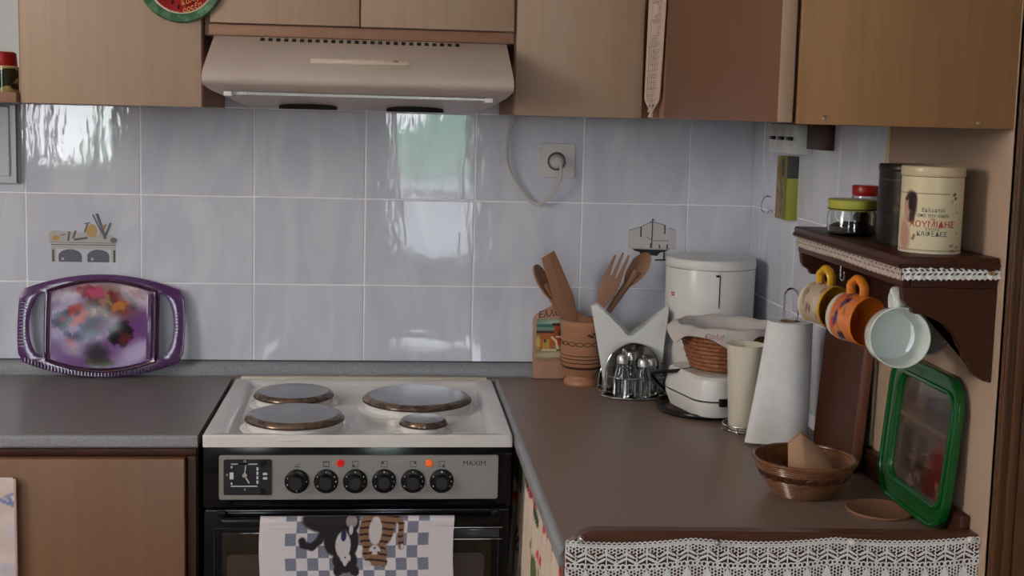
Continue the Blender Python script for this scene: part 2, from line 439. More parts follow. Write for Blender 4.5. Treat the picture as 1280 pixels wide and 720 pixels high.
# outside: garden, and unseen walls added for bounce and reflections
sbox('bounce_wall', -5.2, -4.9, -7.0, 2.0, -.2, 4.2, mat('beige_bounce', (.42, .32, .22), .9))  # unseen beige wall added to bounce warm light through the window
sbox('ground', -12, 12, -20, -5.2, -.3, -.15, M['grass'])
sbox('reflection_wall', -1.6, 4.5, -8.6, -8.4, -.15, .92, M['white_plaster'])  # unseen white wall added to brighten the low tile reflections
for k, (x, y, h) in enumerate([(-5.0, -9.5, 1.9), (-1.9, -10.5, 2.3), (1.0, -9.8, 1.9), (4.0, -10.2, 2.3)]):
    mb = MB(); rr = bmesh.ops.create_icosphere(mb.b, subdivisions=4, radius=1)
    for v in rr['verts']:
        n = 1+.12*math.sin(9*v.co.x+k)*math.sin(8*v.co.y)*math.sin(7*v.co.z+k)+.05*math.sin(23*v.co.x)*math.sin(21*v.co.z)
        v.co = Vector((v.co.x*1.35*n, v.co.y*.9*n, v.co.z*h*.55*n+h*.45))
    tag(ob('garden_bush', mb, M['leaf'], loc=(x, y, -.15)), 'green garden bush outside, ' + ['leftmost of the four', 'second of the four from the left', 'third of the four from the left', 'rightmost of the four'][k], 'bush', 'bushes in the garden outside')

# glazed wall tiles, each its own piece
def tile_mesh(wd, ht):
    b = MB().box(-wd/2, wd/2, -.004, .004, -ht/2, ht/2, .0018, 2)
    for e in b.b.edges: e.smooth = True
    for f in b.b.faces: f.smooth = False
    bmesh.ops.recalc_face_normals(b.b, faces=b.b.faces)
    me = bpy.data.meshes.new('tile'); b.b.to_mesh(me); b.b.free(); me.materials.append(M['tile']); return me
G = .0026
cache = {}
def tile(parent, cx, cy, cz, wd, ht, side=False):
    key = (round(wd, 4), round(ht, 4))
    if key not in cache: cache[key] = tile_mesh(wd-G, ht-G)
    o = bpy.data.objects.new('tile', cache[key]); C.objects.link(o); o.parent = parent
    ax, az = rnd.uniform(-.0035, .0035), rnd.uniform(-.0035, .0035)
    o.location = (cx, cy, cz); o.rotation_euler = (ax, 0, az+(PI/2 if side else 0))
    return o
rows = [(TZ, TZ+TH), (TZ-TH, TZ), (TZ-2*TH+.012, TZ-TH), (TZ-3*TH, TZ-2*TH+.012)]
rows = [(TZ+TH, TZ+TH+.15), (TZ, TZ+TH), (TZ-TH, TZ), (.925, TZ-TH)]
for z0, z1 in rows:
    for k in range(-4, 7):
        a, b_ = X0+k*TW, X0+(k+1)*TW
        b_ = min(b_, XR)
        if a > XR: break
        tile(wb, (a+b_)/2, .002, (z0+z1)/2, b_-a, z1-z0)
    for a, b_ in ((-.084, 0), (-.336, -.084), (-.579, -.336), (-.806, -.579)):
        tile(wr, XR+.002, (a+b_)/2, (z0+z1)/2, b_-a, z1-z0, True)
# plastered end of the side wall and its pale tile edge strip
pl = struct(ob('wall_plaster', MB().box(XR-.0016, XR+.006, -1.25, -.808, 0, 2.6), M['plaster']))
struct(ob('trim_1', MB().box(XR-.006, XR+.004, -.817, -.807, .95, 1.62, .002), mat('tile_edge_strip', (.62, .50, .33), .35)))
# moulded wooden casing on the end of the side wall
cs = struct(ob('trim_2', MB().box(.6335, .760, -1.2560, -1.2505, 0, 2.6, .002), M['casing']))
for a, b_, d in ((.636, .644, .004), (.650, .662, .006), (.666, .700, .003), (.705, .712, .006), (.716, .758, .004)):
    ob('moulding', MB().box(a, b_, -1.2560-d, -1.2555, 0, 2.6, .0015), M['casing'], cs)
sbox('trim_3', .752, .765, -1.262, 0.004, 0, 2.6, M['casing'])
# dark wooden ledge along the side wall
struct(ob('trim_4', MB().box(.614, XR-.0015, -1.2, -.805, CZ, .947, .003), M['dark_wood']))
# glossy framed cover on the tiles, far left
g = thing('wall_cover', 'glossy white framed panel fixed to the tiles under the open shelf', 'cover', (-1.145, 0, 1.42))
ob('cover_frame', MB().prism(rrect(-.1, .1, -.088, .088, .004, 2), -.016, -.003), M['bluegrey'], g, bevel=.003)
cv = MB(); cv.prism(rrect(-.096, .096, -.084, .084, .003, 2), -.018, -.016)
ob('cover_rim', MB().prism([(.1, -.088), (.096, -.084), (.096, .088), (.1, .088)], -.019, -.015), M['slate'], g)
f = cv.b; ob('cover_panel', MB().prism([(-.085, -.072), (.083, -.072), (.083, .084), (-.085, .084)], -.0215, -.016), M['bluegrey'], g, bevel=.005)

# upstand along the back wall
up_ = MB(); prof = [(0, CZ), (-.016, CZ), (-.0155, .915), (-.013, .924), (-.008, .930), (-.002, .9315), (0, .9315)]
up_.prism(prof, -1.9, XR-.002, 'x')
ups = ob('upstand', up_, M['counter_edge'])
ob('dark_joint', MB().box(-1.9, XR-.003, -.0030, .0, .9312, .9345), M['slate'], ups)
tag(ups, 'grey laminate upstand strip along the foot of the wall tiles', 'upstand')

# ------------------------------------------------------------------ worktops and base units
def edge_prof(y1, th=.028, r=.010):
    return [(0, CZ-th), (0, CZ)]+[(y1+r-r*math.sin(a), CZ-r+r*math.cos(a)) for a in [k*PI/10 for k in range(6)]]+[(y1, CZ-th+.004), (y1+.004, CZ-th)]
wt = thing('worktop', 'grey speckled worktop left of the cooker', 'worktop', (0, 0, 0))
ob('slab', MB().prism([(-.018, CZ-.024), (-.018, CZ), (-.552, CZ), (-.552, CZ-.024)], -1.9, -.574, 'x'), M['counter'], wt)
ob('front_edge', MB().prism([(-.5515, CZ-.024), (-.5515, CZ)]+[(-.556-.006*math.sin(a), CZ-.006+.006*math.cos(a)) for a in [k*PI/10 for k in range(6)]]+[(-.562, CZ-.02), (-.558, CZ-.024)], -1.9, -.574, 'x'), M['counter_edge'], wt)
# L-shaped right worktop (behind the cooker too)
wr_ = thing('worktop', 'brownish worktop in the corner right of the cooker', 'worktop', (0, 0, 0))
ob('slab', MB().prism([(-.5735, -.018), (-.5735, -.042), (.036, -.042), (.036, -1.2), (XR-.003, -1.2), (XR-.003, -.018)], CZ-.026, CZ, 'z'), vary(mat('brown_laminate', (.275, .20, .165), .36), (.23, .165, .135), (420, 420, 420), 2, bump=.03, bscale=500), wr_)
ep = [(.0365, CZ), (.036-.002, CZ)]+[(.034-.010*math.sin(a), CZ-.010+.010*math.cos(a)) for a in [k*PI/10 for k in range(1, 6)]]+[(.024, CZ-.022), (.028, CZ-.026), (.0365, CZ-.026)]
ob('front_edge', MB().prism(ep, -1.2, -.043, 'y'), M['counter_edge'], wr_)

bc = thing('base_cabinet', 'brown wooden base cabinet under the left worktop', 'cabinet', (0, 0, 0))
b = MB(); b.box(-1.9, -.576, -.540, -.03, .08, .872)
ob('body', b, M['dark_wood'], bc)
ob('door', MB().box(-1.03, -.5965, -.572, -.541, .12, .8585, .002), M['base_door'], bc)
ob('door', MB().box(-1.50, -1.04, -.572, -.541, .12, .8585, .002), M['base_door'], bc)
ob('plinth', MB().box(-1.9, -.58, -.50, -.05, 0, .08), M['void'], bc)
ob('frame_rail', MB().box(-1.9, -.577, -.556, -.5405, .860, .8745, .002), M['dark_wood'], bc)
ob('frame_stile', MB().box(-.595, -.577, -.556, -.5405, .0, .8595, .002), M['dark_wood'], bc)

# printed sheet hanging on the left cabinet door
def sheet_col(U, V):
    p = Paint(U*.2, V*.3, (214, 196, 188)).noise(3, 6, 90)
    p.blobs(26, 5, .0, .2, 0, .3, .024, [(196, 190, 205), (222, 184, 168), (190, 176, 186), (230, 220, 214), (176, 176, 200)], .5)
    p.line([(.150, .265), (.195, .245), (.185, .262)], .007, (120, 132, 178)).line([(.178, .262), (.195, .27)], .006, (140, 146, 186))
    p.rect(.196, .2, 0, .3, (190, 170, 165))
    return p.c
tag(grid_print('hanging_sheet', 60, 80, lambda U, V: (-1.09+U*.1935, -.588+.0022*np.sin(9*U), .55+V*.276), sheet_col, M['print_cloth'], solid=.002),
    'pale pink and blue patterned sheet hanging in front of the left cabinet door', 'sheet')
ob('sheet_rail', MB().tube([(-1.10, -.577, .8235), (-.905, -.577, .8235)], .003), M['chrome'], bpy.data.objects['hanging_sheet'])

# base carcass under the right worktop and flowered curtain
ck = thing('base_cabinet', 'open base unit behind the flowered curtain right of the cooker', 'cabinet', (0, 0, 0))
ob('side_panel', MB().box(.055, .62, -.058, -.04, 0, .873), M['painted_white'], ck)
ob('shelf', MB().box(.075, .615, -1.19, -.06, .42, .438), M['painted_white'], ck)
ob('curtain_rail', MB().tube([(.052, -.06, .862), (.052, -1.19, .862)], .004), M['chrome'], ck)
ob('side_panel', MB().box(.048, .0545, -.338, -.058, .0, .873), mat('green_grey_paint', (.06, .075, .05), .6), ck)
def curtain_col(U, V):
    X, Y = U*1.12, V*.85
    p = Paint(X, Y, (205, 190, 175)).noise(8, 5, 60)
    R_ = random.Random(4)
    for gx in range(25):
        for gy in range(7):
            x, y = gx*.047+.02*(gy % 2)+R_.uniform(-.01, .01), gy*.125+.03+R_.uniform(-.012, .012)+(.05 if gx % 2 else 0)
            k = (gx*2+gy) % 4
            if k == 0:
                for a in range(5): p.ell(x+.015*math.cos(a*1.256), y+.016*math.sin(a*1.256), .008, .011, (158, 52, 62), 0, .5)
                p.ell(x, y, .009, .009, (230, 90, 80)); p.ell(x+.018, y-.03, .006, .02, (60, 80, 62), 20)
            elif k == 1:
                for a in range(6): p.ell(x+.010*math.cos(a), y+.012*math.sin(a), .004, .006, (70, 74, 120), a*40, .5)
                p.ell(x-.01, y+.025, .004, .014, (70, 90, 70), -25)
            else:
                p.ell(x, y, .010, .026, (95, 105, 62), 8); p.ell(x+.018, y+.03, .011, .010, (205, 70, 85), 0, .5)
    return p.c
def cpos(U, V):
    y = -.345-U*.84+.004*np.sin(60*U); f_ = .0105*np.sin(U*62)*(1.15-.55*V)+.004*np.sin(U*141+1)
    return .052+f_-.012*(1-V)-.008*(1-V)*(U < .2), y, .03+V*.83
tag(grid_print('flowered_curtain', 330, 150, cpos, curtain_col, M['print_cloth'], solid=.0014), 'white curtain with red and blue flowers hanging under the right worktop', 'curtain')

# wooden end panel with the pinned lace
ep_ = MB(); o_ = [(.028, 0), (XR, 0), (XR, .9285), (.075, .9375)]+[(.075-.047*math.sin(a), .8905+.047*math.cos(a)) for a in [k*PI/12 for k in range(1, 7)]]
ep_.prism(o_, -1.228, -1.2015, 'y')
tag(ob('end_panel', ep_, wood('polished_brown_wood', (.10, .035, .017), (.07, .025, .012), .3, (2, 30, 30), 1, .2), bevel=.004), 'dark polished wooden panel with rounded corner closing the right worktop', 'panel')

def seg_d(X, Y, x0, y0, x1, y1):
    dx, dy = x1-x0, y1-y0; t = np.clip(((X-x0)*dx+(Y-y0)*dy)/(dx*dx+dy*dy), 0, 1); return np.hypot(X-x0-t*dx, Y-y0-t*dy)
def ell_in(X, Y, cx, cy, rx, ry, ang):
    c_, s_ = math.cos(math.radians(ang)), math.sin(math.radians(ang)); dx, dy = X-cx, Y-cy
    return ((dx*c_+dy*s_)/rx)**2+((-dx*s_+dy*c_)/ry)**2 < 1
LW, LH = 604.0, 112.0
def lace_mask(U, V):
    u, v = U*LW, (1-V)*LH; P_ = 29.0
    x = np.abs((u+P_/2) % P_-P_/2)                       # mirrored about each stem
    hx = (u % 4.83)-2.417; hy = ((v+2.417*(np.floor(u/4.83) % 2)) % 4.83)-2.417
    net = np.hypot(hx, hy) > 2.0
    k = (v > 3.6) & (v < 5.4) | (v > 6.6) & (v < 8.4)
    xr = (u % 7.25)-3.625
    k |= (np.abs(np.hypot(xr, v-4.0)-3.2) < .75) & (v < 4.4)
    k |= (v >= 5.4) & (v <= 6.6) & ((u % 3.6) < 1.1)
    k |= net & (v > 8.4) & (v < 17)
    k |= ell_in(x, v, 0, 15, 1.9, 6.5, 0)
    for yy, L_n in ((20.5, 7.0), (27.0, 7.6)):
        k |= ell_in(x, v, 6.4, yy, L_n, 1.75, 30)
    k |= (x < .8) & (v > 8) & (v < 36)
    k |= net & (v > 17) & (v < 34) & (np.abs(x-14.5) < 2.6)
    k |= (seg_d(x, v, 12, 33, 14.5, 30) < .8)
    for cx, cy, r in ((4.6, 36.5, 3.6), (10.8, 36.5, 3.0), (14.5, 40, 2.0)): k |= np.abs(np.hypot(x-cx, v-cy)-r) < .95
    k |= net & (v > 40) & (v < 58)
    k |= (np.abs(x-0) < (v-39)*.42) & (v > 39) & (v < 60)
    k |= (v > 58) & (v < 60.5)
    k |= net & (v > 60.5) & (v < 84)
    for cx in (0, 14.5): k |= ell_in(x, v, cx, 72, 5.0, 8.0, 0)
    k |= (v > 84) & (v < 86.5)
    sc = 86.5+9*np.sqrt(np.clip(1-((x-14.5)/14.5)**2, 0, 1)); k |= (v > 86.5) & (v < sc) & (net | (v > sc-2))
    return k
def lace_pos(U, V):
    u = U*LW/1000; sag = -.0065*np.abs(np.sin((U*2.93+.12)*PI))*(1-.2*U)
    return .0285+u+.0005*(1-V), -1.2315-.0012*np.sin(U*90)*(1-V)-.002*np.sin(U*37)*(1-V), (.8170+V*LH/1000)-U*.002+sag
lr = tag(grid_print('lace_runner', 745, 140, lace_pos, None, M['lace'], mask=lace_mask, solid=.0011),
    'white crocheted lace runner pinned along the dark wooden end panel', 'lace')
for x, z, mt in ((.049, .9290, 'chrome'), (.243, .9225, 'chrome'), (.439, .9210, 'white'), (.614, .9235, 'white')):
    pn = tag(ob('push_pin', MB().lathe([(0, .0075), (.003, .0068), (.0048, .004), (.0045, 0), (.0015, -.001), (.0012, -.006), (0, -.006)], 14, Matrix.Rotation(PI/2, 4, 'X')), M[mt], loc=(x, -1.234, z)),
       {'.049': 'shiny metal pin at the left end of the lace runner', '.243': 'shiny metal pin second from the left end of the lace runner', '.439': 'white pin holding the middle right of the lace runner', '.614': 'white pin at the right end of the lace runner'}[('%.3f' % x)[1:]], 'pin')

# ------------------------------------------------------------------ cooker
ckr = thing('electric_cooker', 'black electric cooker with white enamel hob between the worktops', 'cooker', (-.273, -.30, 0))
def CK(mb): return mb.xf(Matrix.Translation((.273, .30, 0)))
ob('body', CK(MB().box(-.564, .018, -.536, -.046, .03, .876, .004)), M['black'], ckr)
# enamel hob: raised rim, sunk field
hb = MB()
X_0, X_1, Y_0, Y_1 = -.5665, .0205, -.557, -.0455
def ring(x0, x1, y0, y1, z, r, n=5): return [hb.b.verts.new((x, y, z)) for x, y in rrect(x0, x1, y0, y1, r, n)]
ringspec = [(0, .877, .006), (0, .897, .006), (.003, .900, .006), (.020, .900, .010), (.028, .896, .014), (.034, .8905, .016)]
prev = None
for dlt, z, r in ringspec:
    ex = .012 if dlt >= .02 else 0
    cur = ring(X_0+dlt+ex, X_1-dlt-ex, Y_0+dlt*.75, Y_1-dlt, z, r)
    if prev:
        for k in range(len(cur)): hb.b.faces.new((prev[k], prev[(k+1) % len(cur)], cur[(k+1) % len(cur)], cur[k]))
    prev = cur
hb.b.faces.new(prev)
ob('hob_top', CK(hb), M['enamel'], ckr, smooth=35)
ob('hob_ledge', CK(MB().box(-.555, .008, -.0455, -.030, .880, .9045, .003)), mat('aged_enamel', (.55, .50, .40), .3), ckr)
for x, y, r in ((-.419, -.252, .083), (-.158, -.285, .114), (-.402, -.452, .096), (-.150, -.494, .046)):
    rb = ob('hot_plate', MB().lathe([(r+.012, .8895), (r+.009, .8925), (r-.001, .8945), (r-.0015, .9055), (r-.004, .9070), (0, .9070)], 48), M['enamel'], ckr, loc=(x+.273, y+.30, 0))
    ob('cover_top', MB().lathe([(0, .9205), (r*.5, .9200), (r*.88, .9182)], 48), M['burner_top'], rb)
    ob('cover_rim', MB().lathe([(r*.88, .9182), (r*.94, .9162), (r*.98, .9130), (r, .9090), (r, .9080)], 48), M['burner_rim'], rb)
    ob('cover_edge', MB().lathe([(r*.998, .9095), (r+.0014, .9088), (r+.0014, .9072), (r*.97, .9065)], 48), M['potdark'], rb)
# fascia
ob('fascia', CK(MB().box(-.566, .020, -.549, -.535, .7575, .8765, .003)), M['black'], ckr)
pnl = ob('control_panel', CK(MB().prism(rrect(-.536, -.006, .7735, .8600, .005), -.5525, -.549)), M['steel_panel'], ckr, bevel=.0008)
clk = ob('clock', CK(MB().prism(rrect(-.527, -.437, .7835, .8525, .004), -.5545, -.5515)), M['greyplastic'], ckr)
ck_w = MB()
yk = -.5555
for (x0, x1, z0, z1) in ((-.513, -.480, .8430, .8448), (-.500, -.464, .8430, .8448), (-.513, -.464, .8000, .8018)): ck_w.box(x0, x1, yk, yk+.001, z0, z1)
for z in (.806, .838): ck_w.box(-.5135, -.5105, yk, yk+.001, z-.002, z+.002)
ck_w.box(-.5155, -.5085, yk, yk+.001, .8145, .8275)
for z0 in (.806, .8145, .823, .8315): ck_w.box(-.4655, -.462, yk, yk+.001, z0, z0+.006)
ob('dial_marks', CK(ck_w), M['whiteink'], clk, loc=(0, 0, 0))
hd = MB()
def bar(mb, x0, z0, x1, z1, wd, y):
    d = Vector((x1-x0, 0, z1-z0)).normalized(); n_ = Vector((-d.z, 0, d.x))*wd/2
    mb.prism([(x0+n_.x, z0+n_.z), (x1+n_.x, z1+n_.z), (x1-n_.x, z1-n_.z), (x0-n_.x, z0-n_.z)], y-.0008, y, 'y')
bar(hd, -.4875, .8235, -.4855, .8430, .0016, -.5558); bar(hd, -.4875, .8215, -.4790, .8070, .0022, -.5558)
ob('hands', CK(hd), M['whiteink'], clk)
ob('hand_boss', CK(MB().lathe([(0, 0), (.0045, 0), (.0045, .0018), (.002, .0022), (0, .0022)], 16, Matrix.Translation((-.4875, -.5555, .8225)) @ Matrix.Rotation(PI/2, 4, 'X'))), M['chrome'], clk)
for z in (.846, .790): ob('setting_knob', CK(MB().lathe([(0, 0), (.0055, 0), (.005, .006), (0, .0065)], 16, Matrix.Translation((-.4535, -.5545, z)) @ Matrix.Rotation(PI/2, 4, 'X'))), M['blackplastic'], clk)
for z in (.8225, .8140): ob('number_window', CK(MB().box(-.4535, -.4455, -.5556, -.5545, z, z+.0045)), M['whiteink'], clk)
for body, x, z in (('12', -.4875, .8492), ('6', -.4875, .7945), ('9', -.5205, .8225)):
    text('numeral', body, .0055, M['whiteink'], clk, loc=(x+.273, -.5549+.30, z), bold=.0001)
kn = None
for k in range(6):
    x = -.390+k*(.275/5)
    sk = ob('knob', CK(MB().lathe([(0, 0), (.0232, 0), (.0232, .003), (.0210, .0045), (.0140, .0050), (.0135, .016), (.0122, .0185), (0, .0190)], 40, Matrix.Translation((x, -.5525, .8100)) @ Matrix.Rotation(PI/2, 4, 'X'))), M['blackplastic'], ckr)
    ob('knob_cap', CK(MB().lathe([(0, .0205), (.0108, .0200), (.0118, .0185)], 24, Matrix.Translation((x, -.5525, .8100)) @ Matrix.Rotation(PI/2, 4, 'X'))), M['greyplastic'], sk)
    tk = MB()
    for a in ((200, 160, 0, 270) if k == 0 else (90, 150, 210, 330, 30, 0)): 
        c_, s_ = math.cos(math.radians(a)), math.sin(math.radians(a)); tk.box(x+.0185*c_-.0009, x+.0185*c_+.0009, -.5579, -.5568, .81+.0185*s_-.0013, .81+.0185*s_+.0013)
    ob('scale_marks', CK(tk), M['whiteink'], sk)['kind'] = 'stuff'
    ic = MB()
    if k == 0: ic.box(x-.006, x+.006, -.5531, -.5524, .8375, .8388).box(x-.001, x+.006, -.5531, -.5524, .842, .8428).box(x-.004, x-.001, -.5531, -.5524, .8400, .8410)
    elif k == 1:
        ic.box(x-.006, x+.006, -.5531, -.5524, .8375, .8392).box(x-.006, x+.006, -.5531, -.5524, .8465, .8485).box(x-.006, x-.0050, -.5531, -.5524, .8375, .8485).box(x+.0050, x+.006, -.5531, -.5524, .8375, .8485)
    else:
        for (a_, b_, c__, d_) in ((-.006, .006, .0368, .0375), (-.006, .006, .0480, .0487), (-.006, -.0053, .0368, .0487), (.0053, .006, .0368, .0487)): ic.box(x+a_, x+b_, -.5530, -.5524, .80+c__, .80+d_)
        px, pz = [(-.003, .8395), (-.003, .8455), (.003, .8455), (.003, .8395)][k-2]
        ic.box(x+px-.0017, x+px+.0017, -.5532, -.5524, pz-.0017, pz+.0017)
    ob('symbol', CK(ic), M['darkink'], ckr)
for x, mt, nm in ((-.308, 'redlamp', 'red pilot lamp'), (-.139, 'orangelamp', 'orange pilot lamp')):
    o = ob('pilot_lamp', CK(MB().lathe([(0, .005), (.005, .0042), (.0072, .0015), (.0078, -.001), (0, -.001)], 20, Matrix.Translation((x, -.5527, .8445)) @ Matrix.Rotation(PI/2, 4, 'X'))), M[mt], ckr); o['label'] = nm
text('brand_lettering', 'MAXIM', .0140, M['darkink'], ckr, loc=(-.0525+.273, -.5527+.30, .8440), bold=0.0, sx=1.02)
# oven door
dr = ob('oven_door', CK(MB().box(-.564, .018, -.556, -.536, .10, .752, .004)), M['black'], ckr)
ob('door_glass', CK(MB().box(-.530, -.016, -.5585, -.5555, .22, .712, .003)), M['ovenglass'], dr)
ob('inner_frame', CK(MB().box(-.545, -.002, -.5572, -.5558, .718, .7195).box(-.545, -.5435, -.5572, -.5558, .2, .7195).box(-.0035, -.002, -.5572, -.5558, .2, .7195)), M['greyplastic'], dr)
ob('window_screen', CK(MB().prism(rrect(-.52, -.03, .25, .668, .01), -.5592, -.5584)), mat('oven_window_brown', (.055, .038, .026), .3), dr)
ob('top_strip', CK(MB().box(-.560, .014, -.5590, -.5490, .7525, .7555, .001)), M['chrome'] if False else mat('dark_bright_strip', (.12, .12, .13), .2, metal=.9), dr)
hn = ob('handle', CK(MB().tube([(-.53, -.560, .745), (-.53, -.584, .745), (-.52, -.592, .745), (-.02, -.592, .745), (-.01, -.584, .745), (-.01, -.560, .745)], .0065, 12)), M['blackplastic'], dr)
for x in (-.53, -.01): ob('handle_mount', CK(MB().box(x-.008, x+.008, -.566, -.555, .735, .755, .002)), M['blackplastic'], dr)
ob('glass_strip', CK(MB().box(-.090, -.002, -.5606, -.5584, .6995, .7165, .001)), mat('dark_blue_grey', (.05, .055, .07), .2), dr)
ob('glass_strip_edge', CK(MB().box(-.090, .004, -.5612, -.5584, .6960, .6970).box(-.090, .004, -.5612, -.5584, .7190, .7200)), M['chrome'], dr)
ob('plinth', CK(MB().box(-.55, .0, -.50, -.06, 0, .03)), M['void'], ckr)

# tea towel with two cats
def towel_col(U, V):
    # picture units: x 35..1205, y 30 (handle) downwards
    X = 35+U*1170; Y = 12+(1-V)*613
    p = Paint(X, Y, (214, 210, 216))
    cx = np.floor((X-190)/66.5); ry = np.floor((Y+38)/78)
    blue = ((cx+ry) % 2 == 0) & (cx >= 0) & (cx <= 12)
    n = .5+.5*np.sin(X*.35+Y*.21)*np.sin(X*.13-Y*.4)
    p.put(blue.astype(float), (112, 118, 140)); p.put(blue*(n > .62), (158, 162, 178), .8)
    D, W_, B_, S_ = (50, 46, 50), (200, 196, 200), (136, 106, 86), (66, 50, 46)
    p.ell(455, 30, 170, 90, D).ell(585, 60, 45, 60, D)
    p.line([(420, 100), (395, 165), (350, 205), (300, 190), (292, 165)], 44, D)
    p.ell(480, 150, 60, 110, D).ell(590, 170, 40, 90, D)
    p.ell(548, 290, 74, 80, D).ell(505, 355, 28, 36, D, 15).ell(603, 355, 28, 36, D, -15)
    p.ell(538, 195, 46, 86, W_).ell(552, 275, 32, 36, W_).ell(548, 305, 12, 22, W_)
    p.ell(540, 135, 17, 36, (52, 56, 92)).ell(583, 45, 34, 40, (150, 146, 150)).ell(583, 100, 12, 30, W_)
    p.ell(550, 272, 6, 5, S_).ell(528, 300, 6, 6, S_).ell(572, 300, 6, 6, S_)
    p.ell(680, 110, 50, 110, B_).ell(800, 90, 46, 110, B_, 10).ell(740, 40, 95, 40, B_)
    p.line([(850, 20), (884, 60), (884, 150), (890, 205)], 36, B_).ell(896, 205, 10, 16, W_)
    p.ell(730, 245, 76, 80, B_).ell(682, 312, 24, 20, W_).ell(780, 300, 26, 30, B_)
    st = (np.sin(Y*.155+np.sin(X*.02)*1.2) > .45)
    k = (np.abs(p.c[0]-B_[0]) < 3) & (np.abs(p.c[1]-B_[1]) < 3)
    p.put((st & k).astype(float), S_)
    p.ell(730, 105, 40, 88, W_).ell(730, 225, 34, 30, W_)
    p.ell(730, 212, 7, 6, S_).ell(708, 240, 7, 7, S_).ell(752, 240, 7, 7, S_)
    p.put((Y > 560).astype(float)*0, D)
    return p.c
def towel_pos(U, V):
    s_ = (1-V)*.19; hang = s_
    th = np.clip(hang/.010, 0, 1)*PI/2
    y = -.592-.0095*np.sin(th)-.0012*np.sin(U*11)*(s_ > .02); z = .745+.0085*np.cos(th)-np.clip(hang-.012, 0, None)
    return -.4545+U*.3625+.0015*np.sin(V*7), y, z
tw = tag(grid_print('tea_towel', 300, 165, towel_pos, towel_col, M['print_cloth'], solid=.0012), 'white tea towel with two upside-down cats on blue checks, hung on the oven handle', 'towel')
bk = grid_print('back_flap', 40, 30, lambda U, V: (-.4545+U*.3625, -.592+.0085*np.sin((1-V)*PI/2)+.0*U, .745+.0085*np.cos((1-V)*PI/2)-.0*V-np.clip(.5-V, 0, 1)*.25), lambda U, V: Paint(U, V, (205, 202, 208)).c, M['print_cloth'], tw, solid=.001)

# ------------------------------------------------------------------ wall units
CB = 1.512
def door(parent, x0, x1, z0, z1, m_=None, y=-.352, th=.018):
    return ob('door', MB().box(x0, x1, y, y+th, z0, z1, .0015), m_ or M['cab'], parent)
u1 = thing('wall_cabinet', 'beech wall cabinet left of the cooker hood', 'cabinet', (-.77, -.17, CB))
def U1(mb, o): return mb.xf(Matrix.Translation(-Vector(o)))
o1 = (-.77, -.17, CB)
ob('body', U1(MB().box(-.950, -.5955, -.333, -.002, CB, 2.2), o1), M['cab_edge'], u1)
ob('door', U1(MB().box(-.9425, -.5965, -.352, -.334, CB, 2.19, .0015), o1), M['cab'], u1)
# open shelf unit
o2 = (-1.15, -.17, CB)
u2_ = thing('open_shelf_unit', 'open beech shelf unit with white back at the far left', 'shelf', o2)
ob('back_panel', U1(MB().box(-1.345, -.955, -.020, -.003, CB+.02, 2.2), o2), M['painted_white'], u2_)
ob('bottom_board', U1(MB().box(-1.36, -.952, -.350, -.003, CB, CB+.020, .0015), o2), M['cab_edge'], u2_)
ob('side_panel', U1(MB().box(-1.36, -1.345, -.350, -.003, CB+.02, 2.2, .001), o2), M['cab_edge'], u2_)
ob('shelf_board', U1(MB().box(-1.345, -.952, -.340, -.02, 1.86, 1.878, .001), o2), M['cab_edge'], u2_)
# short cabinet over the hood
o3 = (-.28, -.17, 1.66)
u3 = thing('wall_cabinet', 'short two-door beech cabinet directly above the cooker hood', 'cabinet', o3)
ob('body', U1(MB().box(-.592, .0245, -.333, -.002, 1.655, 2.2), o3), M['cab_edge'], u3)
ob('door', U1(MB().box(-.580, -.2875, -.352, -.334, 1.6790, 2.19, .0015), o3), M['cab'], u3)
ob('door', U1(MB().box(-.2845, .0225, -.352, -.334, 1.6790, 2.19, .0015), o3), M['cab'], u3)
ob('rail', U1(MB().box(-.583, .0225, -.346, -.334, 1.6545, 1.6760, .0015), o3), M['cab_edge'], u3)
# cabinet right of the hood
o4 = (.16, -.17, CB)
u4 = thing('wall_cabinet', 'beech wall cabinet right of the cooker hood', 'cabinet', o4)
ob('body', U1(MB().box(.0255, .322, -.333, -.002, CB, 2.2), o4), M['cab_edge'], u4)
ob('door', U1(MB().box(.0280, .2885, -.352, -.334, CB, 2.19, .0015), o4), M['cab'], u4)
# side cabinet with reddish door and end panel coloured as dimly lit
o5 = (.48, -.80, CB)
u5 = thing('wall_cabinet', 'wooden corner cabinet on the right wall with reddish door and warm brown end panel', 'cabinet', o5)
ob('body', U1(MB().box(.3235, XR-.003, -1.232, -.012, CB, 2.2), o5), M['dark_wood'], u5)
d5 = ob('door', U1(MB().box(.3000, .3195, -1.238, -.515, CB, 2.19, .0015), o5), M['cab_door'], u5)
ob('door_edge', U1(MB().box(.2995, .3200, -1.2405, -1.2375, CB, 2.19, .0008), o5), M['cab'], u5)
ob('corner_strip', U1(MB().box(.3100, .3230, -.512, -.3535, CB, 2.19, .0015), o5), M['cab_edge'], u5)
ep5 = ob('end_panel', U1(MB().box(.3250, .6400, -1.2480, -1.2325, CB-.002, 2.2, .0015), o5), M['cab_dim'], u5); ep5['label'] = 'warm brown end panel'
for x, z in ((.361, 1.5195), (.579, 1.5185)):
    ob('screw_head', U1(MB().lathe([(0, .0015), (.0028, .001), (.0036, 0), (.0036, -.001)], 14, Matrix.Translation((x, -1.2482, z)) @ Matrix.Rotation(PI/2, 4, 'X')), o5), M['chrome'], u5)
